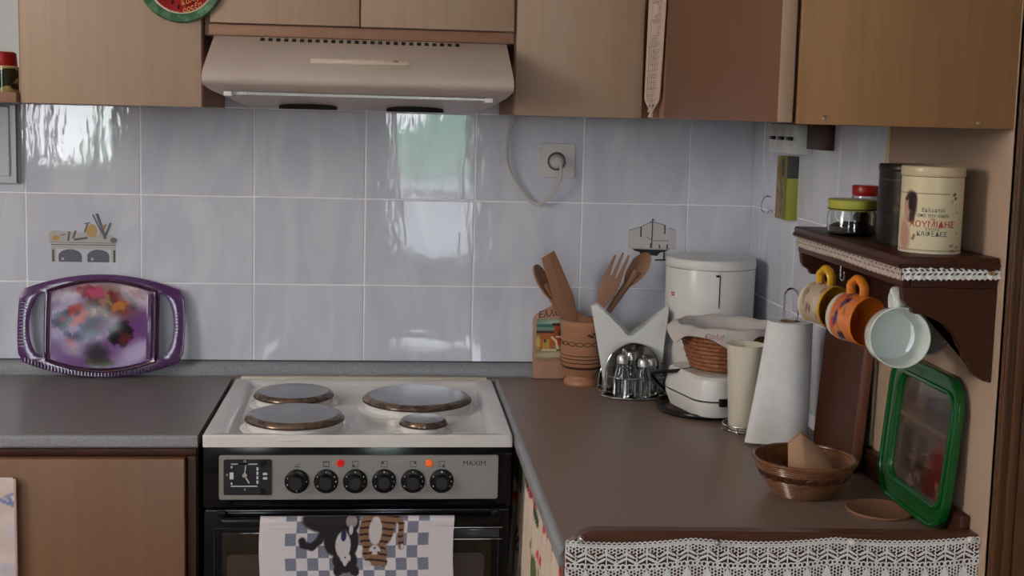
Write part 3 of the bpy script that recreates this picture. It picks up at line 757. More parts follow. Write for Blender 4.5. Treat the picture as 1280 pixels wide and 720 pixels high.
# narrow crochet strip hanging in the corner of the wall units
def strip_mask(U, V):
    u, v = U*46, (1-V)*330
    k = ~((np.abs((v % 4)-2) < .9) & (np.abs((u % 3.2)-1.6) < 1.0) & (u > 4) & (u < 40))
    k |= (v < 190) & ((np.sin(v*.16)*12+22-u) > 0)
    k &= ~((np.hypot((u % 11)-5.5, (v-318)) < 3.2))
    k &= u > (v-318)*.6; k &= (46-u) > (v-318)*.9
    return k
def strip_pos(U, V):
    wv = .030*(.62+.38*V)
    pull = np.exp(-((V-.03)/.03)**2)*.5
    a = (U-.5)*(1-pull)
    return .299+.012*a*1.0-.004*(1-V)+.002*np.sin(U*14), -.375-.11*(a+.5)*(.72+.28*V), CB+.012+V*.33
tag(grid_print('crochet_strip', 60, 220, strip_pos, None, M['lace_cab'], mask=strip_mask, solid=.0015), 'narrow beige crochet strip hanging between the wall cabinets', 'lace')
ob('gathered_end', MB().tube([(.2945, -.425, CB+.024), (.2945, -.424, CB+.012), (.2935, -.422, CB+.003)], [.006, .003, .006], 8), M['lace_cab'], bpy.data.objects['crochet_strip'])

# watermelon ornament
wmz = 1.758
wm = thing('watermelon_plate', 'round watermelon wall ornament with green rim on the cabinet door', 'ornament', (-.634, -.354, wmz))
RX = Matrix.Rotation(PI/2, 4, 'X')
ob('rind', MB().lathe([(.064, .0), (.082, .0), (.083, .006), (.080, .010), (.070, .009), (.064, .005)], 64, RX), vary(mat('green_rind', (.035, .115, .055), .35), (.10, .22, .12), (60, 60, 60), 3, 0, .5, .62), wm)
def melon_col(U, V):
    X, Y = (U-.5)*.14, (V-.5)*.14
    p = Paint(X, Y, (150, 22, 22)).noise(2, 8, 200)
    k = (np.hypot(X, Y) > .0625).astype(float); p.put(k, (205, 190, 165))
    R_ = random.Random(3)
    for a, r in ((250, .046), (280, .036), (300, .048), (230, .036), (265, .052), (320, .040), (215, .05), (200, .03), (170, .045), (140, .03), (90, .045), (40, .04), (120, .05), (20, .03)):
        p.ell(r*math.cos(math.radians(a)), r*math.sin(math.radians(a)), .0028, .0042, (30, 12, 12), a+90)
    return p.c
def disc_pos(U, V): return (U-.5)*.14, -.0055+0*U, (V-.5)*.14
ob('back_plate', MB().lathe([(0, .001), (.0655, .001), (.0655, .005), (0, .005)], 48, RX), M['painted_white'], wm)
grid_print('painted_flesh', 90, 90, disc_pos, melon_col, M['print_gloss'], wm, mask=lambda U, V: np.hypot(U-.5, V-.5)*.14 < .0665, solid=.0006)
text('painted_script', 'Καλή\nόρεξη', .014, M['orangeink'], wm, loc=(.018, -.0065, -.046), rot=(PI/2, math.radians(-22), 0), shear=.3)

# jar on the open shelf
jr = thing('spice_jar', 'painted olive patterned jar with dark red lid on the open shelf', 'jar', (-1.022, -.20, CB+.020))
def jar_col(U, V):
    p = Paint(U*.2, V*.06, (40, 46, 26))
    R_ = random.Random(9)
    for k in range(26):
        x, y = R_.uniform(0, .2), R_.uniform(0, .06); p.ell(x, y, .010, .004, (188, 180, 110), R_.uniform(-70, 70), .4)
        p.line([(x-.006, y-.004), (x+.006, y+.004)], .0012, (30, 36, 20))
    p.rect(0, .2, .0, .006, (170, 160, 100)).rect(0, .2, .0565, .06, (190, 170, 90))
    return p.c
def cyl_pos(r0, r1, h, z0=0.0, a0=-PI, a1=PI):
    return lambda U, V: ((r0+(r1-r0)*V)*np.sin(a0+(a1-a0)*U), -(r0+(r1-r0)*V)*np.cos(a0+(a1-a0)*U), z0+V*h)
grid_print('jar_body', 80, 40, cyl_pos(.0330, .0330, .052, .0005), jar_col, M['print_gloss'], jr)
ob('jar_base', MB().lathe([(0, 0), (.0328, 0), (.0328, .052), (.028, .0555), (0, .0555)], 40), M['cream'], jr)
ob('lid', MB().lathe([(.029, .054), (.030, .056), (.0285, .080), (.025, .083), (0, .083)], 40), M['lid_red'], jr)

# ------------------------------------------------------------------ cooker hood
hd_o = (-.283, -.17, 1.52)
hood = thing('cooker_hood', 'cream enamelled cooker hood mounted under the short wall cabinet', 'hood', hd_o)
def HB(mb): return U1(mb, hd_o)
hp = [(-.003, 1.6530), (-.3560, 1.6530), (-.4480, 1.5950), (-.4660, 1.5800), (-.4715, 1.5700), (-.4700, 1.5610), (-.4620, 1.5560)]
hx0, hx1 = -.5790, .0135
# shell as a lofted skin that narrows a little towards the top back
sh = MB(); ringsL, ringsR = [], []
und = [(-.440, 1.5455), (-.400, 1.5420), (-.10, 1.5150), (-.003, 1.5150)]
prof_all = hp+und
def xin(y, z): return .006*max(0, (z-1.575)/.08)+(.035*max(0, (1.556-z)/.041) if z < 1.556 else 0)
L1 = [sh.b.verts.new((hx0+xin(y, z)*1.4, y, z)) for y, z in prof_all]; R1 = [sh.b.verts.new((hx1-xin(y, z)*1.0, y, z)) for y, z in prof_all]
for k in range(len(L1)-1): sh.b.faces.new((L1[k], L1[k+1], R1[k+1], R1[k]))
sh.b.faces.new(L1[::-1]); sh.b.faces.new(R1)
ob('shell', HB(sh), M['hood'], hood, smooth=50)
# vent slots in the sloping front
sl = (1.5950-1.6530)/(-.4480+.3560); an = math.atan2(1.6530-1.5950, .4480-.3560)
for k in range(26):
    x = -.476+k*(.384/25)
    Mx = Matrix.Translation((x, -.3650, 1.6475)) @ Matrix.Rotation(an, 4, 'X')
    ob('vent_slot', HB(MB().box(-.0040, .0040, -.0052, .0052, -.003, .0009, M=Mx)), M['void'], hood)
Mx = Matrix.Translation((-.283, -.4330, 1.6048)) @ Matrix.Rotation(an, 4, 'X')
bd = ob('switch_panel', HB(MB().box(-.095, .095, -.0065, .0065, -.001, .0045, .003, 2, Mx)), M['hood_plastic'], hood)
for x0, x1 in ((-.046, -.030), (.020, .050), (-.025, .010)): ob('slide_switch', HB(MB().box(x0, x1, -.0035, .0035, .004, .0068, .001, 1, Mx)), M['hood_plastic'], bd)
ob('switch_mark', HB(MB().box(.064, .074, -.0015, .0025, .004, .0052, M=Mx)), mat('reddish_mark', (.35, .14, .09), .5), bd)
# underside: diffuser and filter recesses
u_an = math.atan2(1.5420-1.5150, -.400+.10)
Mu = Matrix.Translation((-.283, -.418, 1.5405)) 
ob('lamp_diffuser', HB(MB().box(-.255, .255, -.014, .012, -.003, .0035, .002, 1, Mu)), M['hood_light'], hood)
rb_ = MB()
for k in range(64):
    x = -.225+k*.0071; rb_.box(x, x+.0035, -.0166, -.0138, -.002, .0026, M=Mu)
o = ob('diffuser_ribs', HB(rb_), M['hood_light'], hood); o['kind'] = 'stuff'
for xc in (-.400, -.170):
    ob('filter_opening', HB(MB().prism(arc(xc, -.15, .062, .055, 0, 345, 23), 1.5130, 1.5290, 'z')), M['void'], hood)
for xc in (hx0+.045, hx1-.045): ob('bracket', HB(MB().box(xc-.008, xc+.008, -.44, -.38, 1.5345, 1.544, .002)), M['hood_light'], hood)

# ------------------------------------------------------------------ socket, plug, cord
so = thing('wall_socket', 'square white wall socket on the tiles right of the hood', 'socket', (.1635, -.002, 1.4100))
ob('cover_plate', MB().prism(rrect(-.0405, .0405, -.0395, .0395, .004), -.009, 0), M['socket'], so, bevel=.001)
ob('ring', MB().lathe([(.0190, .0085), (.0205, .0100), (.0215, .0095), (.0215, .0085)], 40, Matrix.Translation((-.002, 0, -.002)) @ RX), M['slate'], so)
ob('recess', MB().lathe([(0, .0092), (.0192, .0092), (.0192, .0086)], 40, Matrix.Translation((-.002, 0, -.002)) @ RX), M['greyplastic'], so)
pg = thing('power_plug', 'round white plug in the wall socket with a looping cord', 'plug', (.1615, -.014, 1.4080))
ob('plug_body', MB().lathe([(0, .026), (.010, .0255), (.0135, .021), (.0165, .004), (.017, 0), (0, -.001)], 32, RX), M['cord'], pg)
cp = [(.1635, -.036, 1.412), (.168, -.042, 1.395), (.168, -.040, 1.372), (.160, -.034, 1.350), (.150, -.028, 1.333), (.138, -.024, 1.318), (.124, -.020, 1.308), (.110, -.018, 1.310), (.092, -.016, 1.326), (.072, -.014, 1.352), (.055, -.014, 1.380), (.046, -.015, 1.408), (.0445, -.016, 1.440), (.048, -.018, 1.470), (.056, -.020, 1.495), (.070, -.022, 1.5115)]
def smooth(pts, n=4, closed=False):
    P = [Vector(p) for p in pts]; out_ = []; m__ = len(P)
    for i in range(m__ if closed else m__-1):
        p0, p1, p2, p3 = (P[(i-1) % m__] if closed or i else P[0]), P[i], P[(i+1) % m__], (P[(i+2) % m__] if closed or i+2 < m__ else P[-1])
        for k in range(n):
            t = k/n; out_.append(.5*((2*p1)+(-p0+p2)*t+(2*p0-5*p1+4*p2-p3)*t*t+(-p0+3*p1-3*p2+p3)*t**3))
    if not closed: out_.append(P[-1])
    return out_
ob('cord', MB().tube([Vector(p)-Vector((.1615, -.014, 1.408)) for p in smooth(cp)], .0036, 8), M['cord'], pg)

# ------------------------------------------------------------------ printed motifs on two tiles (flat prints)
def motif(name, x0, x1, z0, z1, polys):
    """polys: list of (colour, outline in 0..1) laid as a thin print on the glaze"""
    root = None
    for k, (cname, pts) in enumerate(polys):
        mb = MB(); P_ = [(x0+(x1-x0)*a, z0+(z1-z0)*b) for a, b in pts]
        mb.prism(P_, -.00245-.00012*k, -.0019, 'y')
        if root is None: root = ob(name, mb, M[cname])
        else: ob('motif_detail', mb, M[cname], root)
    return root
M['m_sail'] = mat('faded_sail', (.60, .59, .58), .15); M['m_hull'] = mat('black_hull', (.012, .013, .018), .3); M['m_line'] = mat('grey_line', (.16, .15, .15), .4)
M['m_mast'] = mat('brown_mast', (.10, .085, .075), .4); M['m_wall'] = mat('faded_stone', (.47, .46, .44), .3); M['m_blue'] = mat('blue_grey_door', (.12, .125, .17), .3); M['m_gold'] = mat('ochre_jug', (.50, .32, .10), .3)
def th(x0, y0, x1, y1, w_): 
    d = Vector((x1-x0, y1-y0)).normalized(); n_ = Vector((-d.y, d.x))*w_/2
    return [(x0+n_.x, y0+n_.y), (x1+n_.x, y1+n_.y), (x1-n_.x, y1-n_.y), (x0-n_.x, y0-n_.y)]
# ship: unit box 0..1 over x .336-.450, z .1.177-1.279
ship = motif('ship_print', .336, .452, 1.176, 1.276, [
 ('m_sail', [(.02, .30), (.02, .72), (.28, .80), (.32, .30)]), ('m_sail', [(.30, .28), (.30, .84), (.48, .94), (.70, .90), (.76, .80), (.80, .28)]),
 ('m_sail', [(.80, .30), (.82, .80), (1.0, .74), (1.0, .30)]),
 ('m_line', th(.02, .73, .28, .83, .014)), ('m_line', th(.28, .83, .50, .96, .014)), ('m_line', th(.50, .95, .76, .87, .014)), ('m_line', th(.84, .81, .99, .75, .014)),
 ('m_mast', th(.27, .82, .27, .58, .030)), ('m_mast', th(.76, .87, .76, .66, .030)), ('m_mast', th(.50, 1.02, .50, .32, .022)), ('m_line', th(.44, .92, .54, 1.0, .02)),
 ('m_line', th(.38, .60, .50, .50, .014)), ('m_line', th(.54, .50, .84, .50, .014)), ('m_mast', th(.48, .44, .48, .32, .03)), ('m_mast', th(.66, .40, .66, .31, .03)), ('m_mast', th(.82, .42, .82, .31, .03)),
 ('m_wall', [(.10, .335), (.84, .315), (.84, .285), (.14, .290)]),
 ('m_hull', [(.08, .335), (.12, .30), (.80, .285), (.86, .33), (.80, .255), (.66, .215), (.62, .14), (.34, .17), (.24, .23), (.14, .26)]),
 ('m_hull', th(.28, .22, .28, .05, .022)), ('m_hull', th(.76, .24, .76, .05, .022)), ('m_hull', th(.12, .04, .34, .045, .028)), ('m_hull', th(.58, .045, .88, .05, .034))])
tag(ship, 'small sailing ship motif printed on a tile right of the utensil pot', 'tile print')
br = [('m_wall', [(.0, .38), (.0, .58), (.06, .62), (.93, .52), (1.0, .46), (.98, .38), (.93, .36)]), ('m_wall', [(.03, .0), (.03, .36), (.97, .36), (.97, .0), (.90, .0), (.90, .26), (.10, .26), (.10, .0)]),
 ('m_mast', th(.06, .0, .06, .24, .03)), ('m_mast', th(.95, .0, .95, .24, .03)), ('m_mast', th(.03, .34, .97, .34, .012)), ('m_line', th(.02, .38, .96, .38, .010)),
 ('m_blue', [(.14, .0)]+arc(.305, .12, .17, .13, 180, 0, 10)[0:]+[(.475, .0)]), ('m_blue', [(.56, .0)]+arc(.715, .12, .16, .13, 180, 0, 10)+[(.875, .0)]),
 ('m_gold', arc(.10, .47, .055, .05, 0, 340, 12)), ('m_line', th(.17, .52, .24, .55, .02)), ('m_line', th(.28, .42, .30, .60, .03)), ('m_line', th(.35, .46, .39, .62, .03)), ('m_blue', th(.37, .44, .56, .48, .04)),
 ('m_gold', arc(.62, .62, .075, .13, 0, 340, 14)), ('m_line', th(.52, .58, .56, .76, .02)), ('m_line', th(.52, .76, .60, .78, .02)), ('m_gold', [(.74, .52), (.84, .76), (.76, .72)]),
 ('m_blue', th(.70, .96, .82, .46, .035)), ('m_line', th(.64, .94, .76, .60, .015)), ('m_blue', th(.90, .78, .80, .48, .025)), ('m_line', arc(.94, .44, .045, .05, 0, 340, 12)),
 ('m_wall', arc(.20, .06, .02, .03, 0, 340, 8)), ('m_wall', arc(.63, .06, .02, .03, 0, 340, 8))]
kit = motif('shelf_print', -.985, -.834, 1.157, 1.272, br)
tag(kit, 'faded motif of a stone shelf with jugs printed on a tile above the purple tray', 'tile print')

# ------------------------------------------------------------------ purple tray
tr = thing('floral_tray', 'purple plastic tray with flower picture leaning on the tiles at left', 'tray', (-.8640, -.050, .9005), (math.radians(-8.2), 0, 0))
def barrel(hw, zb, zt, bulge_s, bulge_t, rc, n=14):
    pts = []
    for k in range(n+1): t = -1+2*k/n; pts.append((t*(hw-rc), zb-bulge_t*(1-t*t)))
    for k in range(1, n): t = -1+2*k/n; pts.append((hw+bulge_s*(1-t*t), (zb+rc)+(t+1)/2*(zt-zb-2*rc)))
    for k in range(n+1): t = 1-2*k/n; pts.append((t*(hw-rc), zt+bulge_t*(1-t*t)))
    for k in range(1, n): t = 1-2*k/n; pts.append((-hw-bulge_s*(1-t*t), (zb+rc)+(t+1)/2*(zt-zb-2*rc)))
    return pts
outer = barrel(.180, .034, .200, .004, .033, .010)
def rhole(sg):
    a = [(sg*.127, .045), (sg*.127, .190)]; b_ = arc(sg*.127, .1175, sg*.032, .0725, 90, -90, 14)[1:-1]
    return a+b_ if sg > 0 else (a+b_)
inner = [(x*.112/.180, .1175+(z-.1175)*.91) for x, z in barrel(.180, .034, .200, .002, .026, .001)]
plate('rim_frame', [outer, rhole(1), rhole(-1), inner], .0055, .0015, M['purple'], tr)
# raised inner mouldings
def closed_tube(name, pts, r, m_, parent, y=-.006): return ob(name, MB().tube([(x, y, z) for x, z in pts], r, 8, True), m_, parent)
closed_tube('inner_moulding', [(x*1.07, .1175+(z-.1175)*1.035) for x, z in inner], .0032, M['purple2'], tr)
def tray_col(U, V):
    X, Y = U*230, V*190    # picture units, origin bottom left
    X, Y = X+2.6*np.sin(Y*.31+X*.05)+1.6*np.sin(Y*.83+X*.4), Y+2.4*np.sin(X*.27+1)+1.5*np.sin(X*.9-Y*.3)
    p = Paint(X, Y, (150, 120, 165)).noise(11, 10, .05)
    p.ell(115, 175, 120, 35, (176, 150, 150), 0, .8).ell(60, 110, 70, 60, (160, 140, 180), 0, .9).ell(170, 70, 60, 70, (150, 110, 165), 0, .9)
    p.ell(140, 138, 55, 38, (150, 116, 110), 0, .8, .8).ell(105, 128, 34, 26, (110, 98, 92), 20, .8, .8)
    p.blobs(26, 21, 80, 170, 115, 175, 13, [(176, 130, 110), (120, 84, 92), (196, 160, 130), (160, 90, 92), (110, 104, 90)], .7)
    p.ell(82, 172, 26, 13, (160, 24, 60), -10).ell(100, 168, 22, 12, (205, 110, 140), 0, .5).ell(150, 158, 22, 10, (150, 50, 40), -30, .5).ell(153, 140, 20, 10, (205, 150, 90), 20, .6).ell(196, 172, 16, 10, (150, 50, 60), 0, .6).ell(185, 150, 9, 14, (110, 60, 80), 30, .6)
    for a in range(6): p.ell(58+13*math.cos(a*1.05), 120+15*math.sin(a*1.05), 12, 12, (186, 36, 34), 0, .6)
    p.ell(58, 120, 7, 7, (120, 20, 40))
    for a in range(5): p.ell(24+12*math.cos(a*1.26), 108+13*math.sin(a*1.26), 12, 12, (66, 44, 98), 0, .6)
    p.ell(26, 112, 9, 8, (140, 40, 76))
    p.ell(100, 92, 34, 20, (66, 66, 120), 15, .6).ell(88, 82, 22, 18, (60, 74, 104), 0, .6).ell(118, 96, 16, 12, (120, 50, 110))
    for a in range(5): p.ell(158+15*math.cos(a*1.26), 78+17*math.sin(a*1.26), 14, 14, (62, 22, 56), 0, .6)
    p.ell(168, 66, 14, 16, (124, 30, 70), 0, .6)
    p.ell(60, 66, 20, 12, (72, 78, 120), 40, .6).ell(48, 52, 14, 14, (168, 84, 118), 0, .6).ell(56, 34, 10, 8, (120, 50, 100)).ell(36, 74, 10, 8, (80, 60, 110))
    p.ell(105, 30, 26, 26, (86, 84, 84), 0, .7, .8).ell(118, 12, 24, 10, (90, 90, 66), 0, .6).ell(90, 14, 10, 6, (110, 90, 50))
    p.ell(20, 170, 26, 14, (205, 200, 215), 0, .9, .8)
    return [(c-128)*1.25+92 for c in p.c]
def tray_pos(U, V):
    x = -.111+U*.222; bul = 1-(2*U-1)**2
    zb = .1175-(.0765+.020*bul); zt = .1175+(.0765+.020*bul)
    dome = .004*np.sin(V*PI)**2
    return x, .0005-dome*0-.0012*np.sin(V*9)*np.sin(U*7), zb+V*(zt-zb)
M['print_tray'] = paintmat('printed_tray', .13, .0, .3)
tb = M['print_tray'].node_tree; nn = tb.nodes.new('ShaderNodeTexNoise'); nn.inputs['Scale'].default_value = 9; nn.inputs['Detail'].default_value = 1
bb = tb.nodes.new('ShaderNodeBump'); bb.inputs['Strength'].default_value = .35; bb.inputs['Distance'].default_value = .0015
tcc = tb.nodes.new('ShaderNodeTexCoord'); tb.links.new(tcc.outputs['Object'], nn.inputs[0]); tb.links.new(nn.outputs[0], bb.inputs['Height']); tb.links.new(bb.outputs[0], tb.nodes['Principled BSDF'].inputs['Normal']); tb.links.new(bb.outputs[0], tb.nodes['Principled BSDF'].inputs['Coat Normal'])
grid_print('flower_picture', 150, 120, tray_pos, tray_col, M['print_tray'], tr, solid=.003)
ob('side_bar', MB().box(.099, .110, -.0065, -.001, .043, .190, .002), mat('violet_bar', (.13, .05, .17), .15, coat=.5), tr)
# ribs on the rim
rib = MB()
for k in range(46):
    t = -1+2*(k+.5)/46; x = t*.168; z = .034-.033*(1-t*t)+.0075
    rib.box(x-.0014, x+.0014, -.0075, -.0045, z-.005, z+.005, .0005, 1)
for sg in (-1, 1):
    for k in range(14): 
        z = .070+k*.0075; rib.box(sg*.172-.0075, sg*.172+.0075, -.0075, -.0045, z-.0012, z+.0012, .0005, 1)
ob('rim_ribs', rib, M['purple'], tr)['kind'] = 'stuff'

# ------------------------------------------------------------------ souvenir plaque
pq = thing('souvenir_plaque', 'wooden board shaped plaque with painted village leaning behind the utensil pot', 'plaque', (.178, -.034, .9005), (math.radians(-6.0), 0, 0))
def plaque_outline():
    a = [(-.062, 0), (.062, 0), (.062, .135)]+arc(.040, .135, .022, .022, 0, 70, 6)[1:]+[(.030, .165), (.018, .172), (.016, .185)]+arc(0, .195, .018, .017, -20, 200, 12)+[(-.016, .185), (-.018, .172), (-.030, .165)]+arc(-.040, .135, .022, .022, 110, 180, 6)
    return a
plate('board', [plaque_outline(), arc(0, .196, .005, .005, 0, 345, 14)], .010, .0015, M['plaquewood'], pq)
def pq_col(U, V):
    X, Y = U*100, V*100
    p = Paint(X, Y, (150, 130, 105)).noise(6, 6, .3)
    p.rect(0, 100, 72, 100, (120, 150, 138)).ell(60, 92, 45, 7, (165, 186, 165), 0, .6).ell(30, 84, 40, 4, (60, 110, 100), 0, .6).rect(0, 100, 62, 74, (100, 120, 120))
    p.rect(5, 38, 28, 66, (176, 96, 50)).rect(0, 40, 66, 72, (70, 44, 40)).rect(14, 28, 28, 52, (188, 156, 60)).rect(16, 22, 44, 52, (70, 60, 40))
    p.rect(38, 60, 36, 84, (176, 72, 36)).rect(34, 64, 84, 90, (74, 42, 36)).rect(46, 56, 58, 74, (70, 74, 46)).rect(42, 60, 56, 59, (225, 215, 180))
    p.rect(66, 96, 34, 68, (190, 190, 188)).rect(72, 78, 46, 58, (70, 70, 80)).rect(84, 90, 46, 58, (70, 70, 80)).rect(62, 100, 68, 73, (90, 60, 55))
    p.line([(34, 56), (42, 48), (46, 30)], 5, (222, 212, 180)).line([(66, 60), (64, 40), (60, 26)], 5, (222, 212, 180))
    p.rect(12, 46, 24, 28, (215, 205, 170)).line([(45, 26), (75, 24)], 4, (90, 96, 40)).ell(55, 14, 60, 8, (190, 176, 150), 0, .6).ell(70, 4, 50, 6, (160, 120, 95), 0, .6)
    p.ell(4, 44, 5, 14, (205, 190, 90), 0, .8)
    return p.c
grid_print('village_painting', 90, 90, lambda U, V: (-.055+U*.110, -.0056+0*U, .042+V*.098), pq_col, M['print_gloss'], pq)
text('painted_word', 'Ελλάς', .021, M['potdark'], pq, loc=(-.020, -.0056, .153), rot=(PI/2, math.radians(-8), 0), shear=.25, bold=.0002)

# ------------------------------------------------------------------ utensil pot and wooden utensils
POT = (.2240, -.085, CZ)
pt = thing('utensil_pot', 'turned wooden footed pot holding wooden kitchen utensils', 'pot', POT)
ob('bowl', MB().lathe([(0, 0), (.040, 0), (.0415, .004), (.0400, .010), (.0350, .016), (.0345, .022), (.0400, .030), (.0460, .045), (.0495, .062), (.0505, .080), (.0505, .126), (.0520, .129), (.0530, .140), (.0525, .149), (.050, .151), (.0460, .150), (.0445, .12), (.042, .05), (.030, .034), (0, .032)], 56), M['pot'], pt, smooth=30)
for z in (.0555, .0640, .0720): ob('turned_groove', MB().lathe([(.0500, z-.001), (.0510-.0003, z), (.0500, z+.001)], 48), M['potdark'], pt)
ob('burnt_band', MB().lathe([(.0445, .040), (.0472, .046), (.0462, .046)], 48), M['potdark'], pt)
lk = MB()
for k in range(17):
    a = 2*PI*k/17
    pts = []
    for j in range(14):
        t = 2*PI*j/14; aa = a+.17*math.cos(t); pts.append((.0512*math.cos(aa), .0512*math.sin(aa), .0995+.0042*math.sin(t)))
    lk.tube(pts, .0009, 5, True)
ob('chain_pattern', lk, M['potdark'], pt)
# carved motif near the rim
cm = MB()
for k, (a0, z0) in enumerate(((-75, .118), (-68, .124), (-60, .118), (-82, .121))):
    a = math.radians(a0); cm.sphere((.0500*math.cos(a), .0500*math.sin(a), z0), .004, (1.2, 1.2, .6), 8)
ob('carved_motif', cm, M['potdark'], pt)

def utensil(name, label, cat, base, tip, face_ang, kind):
    """flat wooden utensil from base point to tip point"""
    B_, T_ = Vector(base), Vector(tip); L_n = (T_-B_).length; z_ = (T_-B_).normalized()
    fy = Vector((math.sin(face_ang), -math.cos(face_ang), 0)); fy = (fy-z_*fy.dot(z_)).normalized(); x_ = fy.cross(z_)*-1
    R_ = Matrix((x_, -fy, z_)).transposed().to_4x4(); R_.translation = B_
    t = thing(name, label, cat); t.matrix_world = R_
    L_h = L_n
    if kind == 'spatula':
        o = [(-.007, 0), (.007, 0), (.009, L_h-.185), (.017, L_h-.150), (.0225, L_h-.115), (.0215, L_h-.075), (.0175, L_h-.004), (.0165, L_h), (-.0165, L_h-.006), (-.0175, L_h-.012), (-.0215, L_h-.08), (-.0225, L_h-.115), (-.017, L_h-.150), (-.009, L_h-.185)]
        plate('blade', [o], .005, .0015, M['spoonwood'], t)
    elif kind == 'fork':
        o = [(-.006, 0), (.006, 0), (.0065, L_h-.14), (.019, L_h-.105), (.021, L_h-.075), (.0165, L_h-.002), (.0115, L_h), (.0085, L_h-.060), (.0045, L_h-.063), (.0022, L_h-.002), (-.0028, L_h), (-.0045, L_h-.063), (-.009, L_h-.060), (-.0125, L_h-.012), (-.017, L_h-.014), (-.021, L_h-.075), (-.018, L_h-.105), (-.0065, L_h-.14)]
        plate('fork_blade', [o], .005, .0012, M['spoonwood'], t)
    else:
        mb = MB(); mb.tube([(0, 0, 0), (0, 0, L_h-.16), (0, 0, L_h-.10), (0, 0, L_h-.05)], [.0055, .0065, .0085, .010], 12)
        ob('handle', mb, M['spoonwood'], t)
        bl = MB(); r_ = .0225
        rr = bmesh.ops.create_uvsphere(bl.b, u_segments=20, v_segments=12, radius=1)
        for v in rr['verts']:
            x, y, z = v.co; yy = y*.007
            if y < 0: yy = -.002+.006*(1-(x*x+z*z))*1.0-.002
            v.co = (x*r_*(1 if z > 0 else .92), yy, L_h-.046+z*.046)
        ob('spoon_bowl', bl, M['spoonwood'], t)
    return t
utensil('wooden_spatula', 'flat wooden spatula leaning left in the turned pot', 'spatula', (.238, -.106, .940), (.1345, -.100, 1.2035), .15, 'spatula')
utensil('wooden_spoon', 'thin wooden spoon leaning far left behind the spatula', 'spoon', (.247, -.062, .940), (.111, -.052, 1.170), .9, 'spoon')
utensil('wooden_fork', 'wooden fork with slots leaning right in the turned pot', 'fork', (.207, -.089, .940), (.312, -.084, 1.206), -.25, 'fork')
utensil('wooden_spoon', 'large wooden spoon leaning far right beside the fork', 'spoon', (.200, -.073, .940), (.374, -.070, 1.204), -.1, 'spoon')

# ------------------------------------------------------------------ napkins and holder
nh = thing('napkin_holder', 'chrome wire holder with white napkins behind the cruet stand', 'holder', (.318, -.150, CZ))
ob('wire_base', MB().tube([(x, y, .003) for x, y in rrect(-.066, .066, -.030, .030, .012)], .0022, 8, True), M['chrome'], nh)
for y in (-.030, .030): ob('wire_arch', MB().tube([(x, y, z) for x, z in [(-.060, .003)]+arc(0, .020, .060, .055, 180, 0, 14)+[(.060, .003)]], .002, 8), M['chrome'], nh)
def napkin_mesh(j):
    r_ = random.Random(j); q = lambda s_: r_.uniform(-s_, s_)
    o = [(-.055, .004), (-.089+q(.002), .190+q(.003)), (-.078, .192+q(.003)), (-.068, .186), (-.003+q(.004), .124+q(.004)), (.004, .124+q(.003)), (.060, .172), (.083+q(.002), .186+q(.003)), (.085+q(.001), .180), (.074, .08), (.066, .004)]
    mb = MB(); mb.prism(o, -.0018, .0018, 'y')
    bmesh.ops.triangulate(mb.b, faces=[f for f in mb.b.faces if len(f.verts) > 4])
    return mb
for j in range(6):
    n_ = ob('paper_napkin', napkin_mesh(j), M['napkin'], loc=(.318+.0012*j, -.172+.0078*j, .9035), rot=(math.radians(-1.5+.6*j), 0, math.radians(-2+j)))
    tag(n_, 'one of the white paper napkins standing fanned in the holder', 'napkin', 'white napkins in the holder')

# ------------------------------------------------------------------ cruet stand with glass shakers
CR = (.3230, -.218, CZ)
cr = thing('cruet_stand', 'chrome cruet stand with arched back plate holding glass shakers', 'cruet stand', CR)
ob('base_plate', MB().lathe([(0, .002), (.069, .002), (.072, .004), (.073, .002), (.071, 0), (0, 0)], 48, Matrix.Diagonal((1, .62, 1, 1))), M['dark_chrome'], cr)
ob('base_ring', MB().tube([(.073*math.cos(a), .0455*math.sin(a), .004) for a in [2*PI*k/40 for k in range(40)]], .0025, 8, True), M['chrome'], cr)
ap = [(-.060, .006)]+arc(0, .052, .0615, .062, 180, 0, 24)+[(.060, .006)]
ob('arched_back', MB().prism(ap, .0300, .0320, 'y'), M['dark_chrome'], cr)
ob('arch_edge', MB().tube([(x, .030, z) for x, z in ap], .0018, 8), M['chrome'], cr)
ob('rail', MB().tube([(.062*math.cos(a), -.006+.034*math.sin(a), .047) for a in [PI+PI*k/24 for k in range(25)]], .0016, 8), M['dark_chrome'], cr)
for x, y in ((-.030, -.0355), (.055, -.020), (.004, -.040), (.058, .003)): ob('upright', MB().box(x-.003, x+.003, y-.001, y+.001, .004, .048), M['chrome'], cr)
def shaker(label, loc, h, hole):
    t = thing('glass_shaker', label, 'shaker', loc)
    ob('glass_body', MB().lathe([(0, 0), (.0165, 0), (.0180, .003), (.0185, h*.45), (.0155, h*.62), (.0120, h*.72), (.0115, h*.80), (.0105, h*.80), (.0110, h*.72), (.0140, h*.60), (.0168, h*.45), (.0165, .006), (0, .005)], 28), M['glass'], t)
    ob('metal_cap', MB().lathe([(.0110, h*.80), (.0122, h*.81), (.0122, h*.93), (.0100, h*.985), (0, h)], 28), M['capmetal'], t)
    return t
shaker('clear glass shaker front left in the cruet stand', (CR[0]-.034, CR[1]-.020, CZ+.0045), .093, 1)
shaker('clear glass shaker front right in the cruet stand', (CR[0]+.012, CR[1]-.024, CZ+.0045), .085, 1)
shaker('glass shaker at the back left of the cruet stand', (CR[0]-.010, CR[1]+.009, CZ+.0045), .095, 1)
shaker('glass shaker at the back right of the cruet stand', (CR[0]+.036, CR[1]+.008, CZ+.0045), .080, 1)

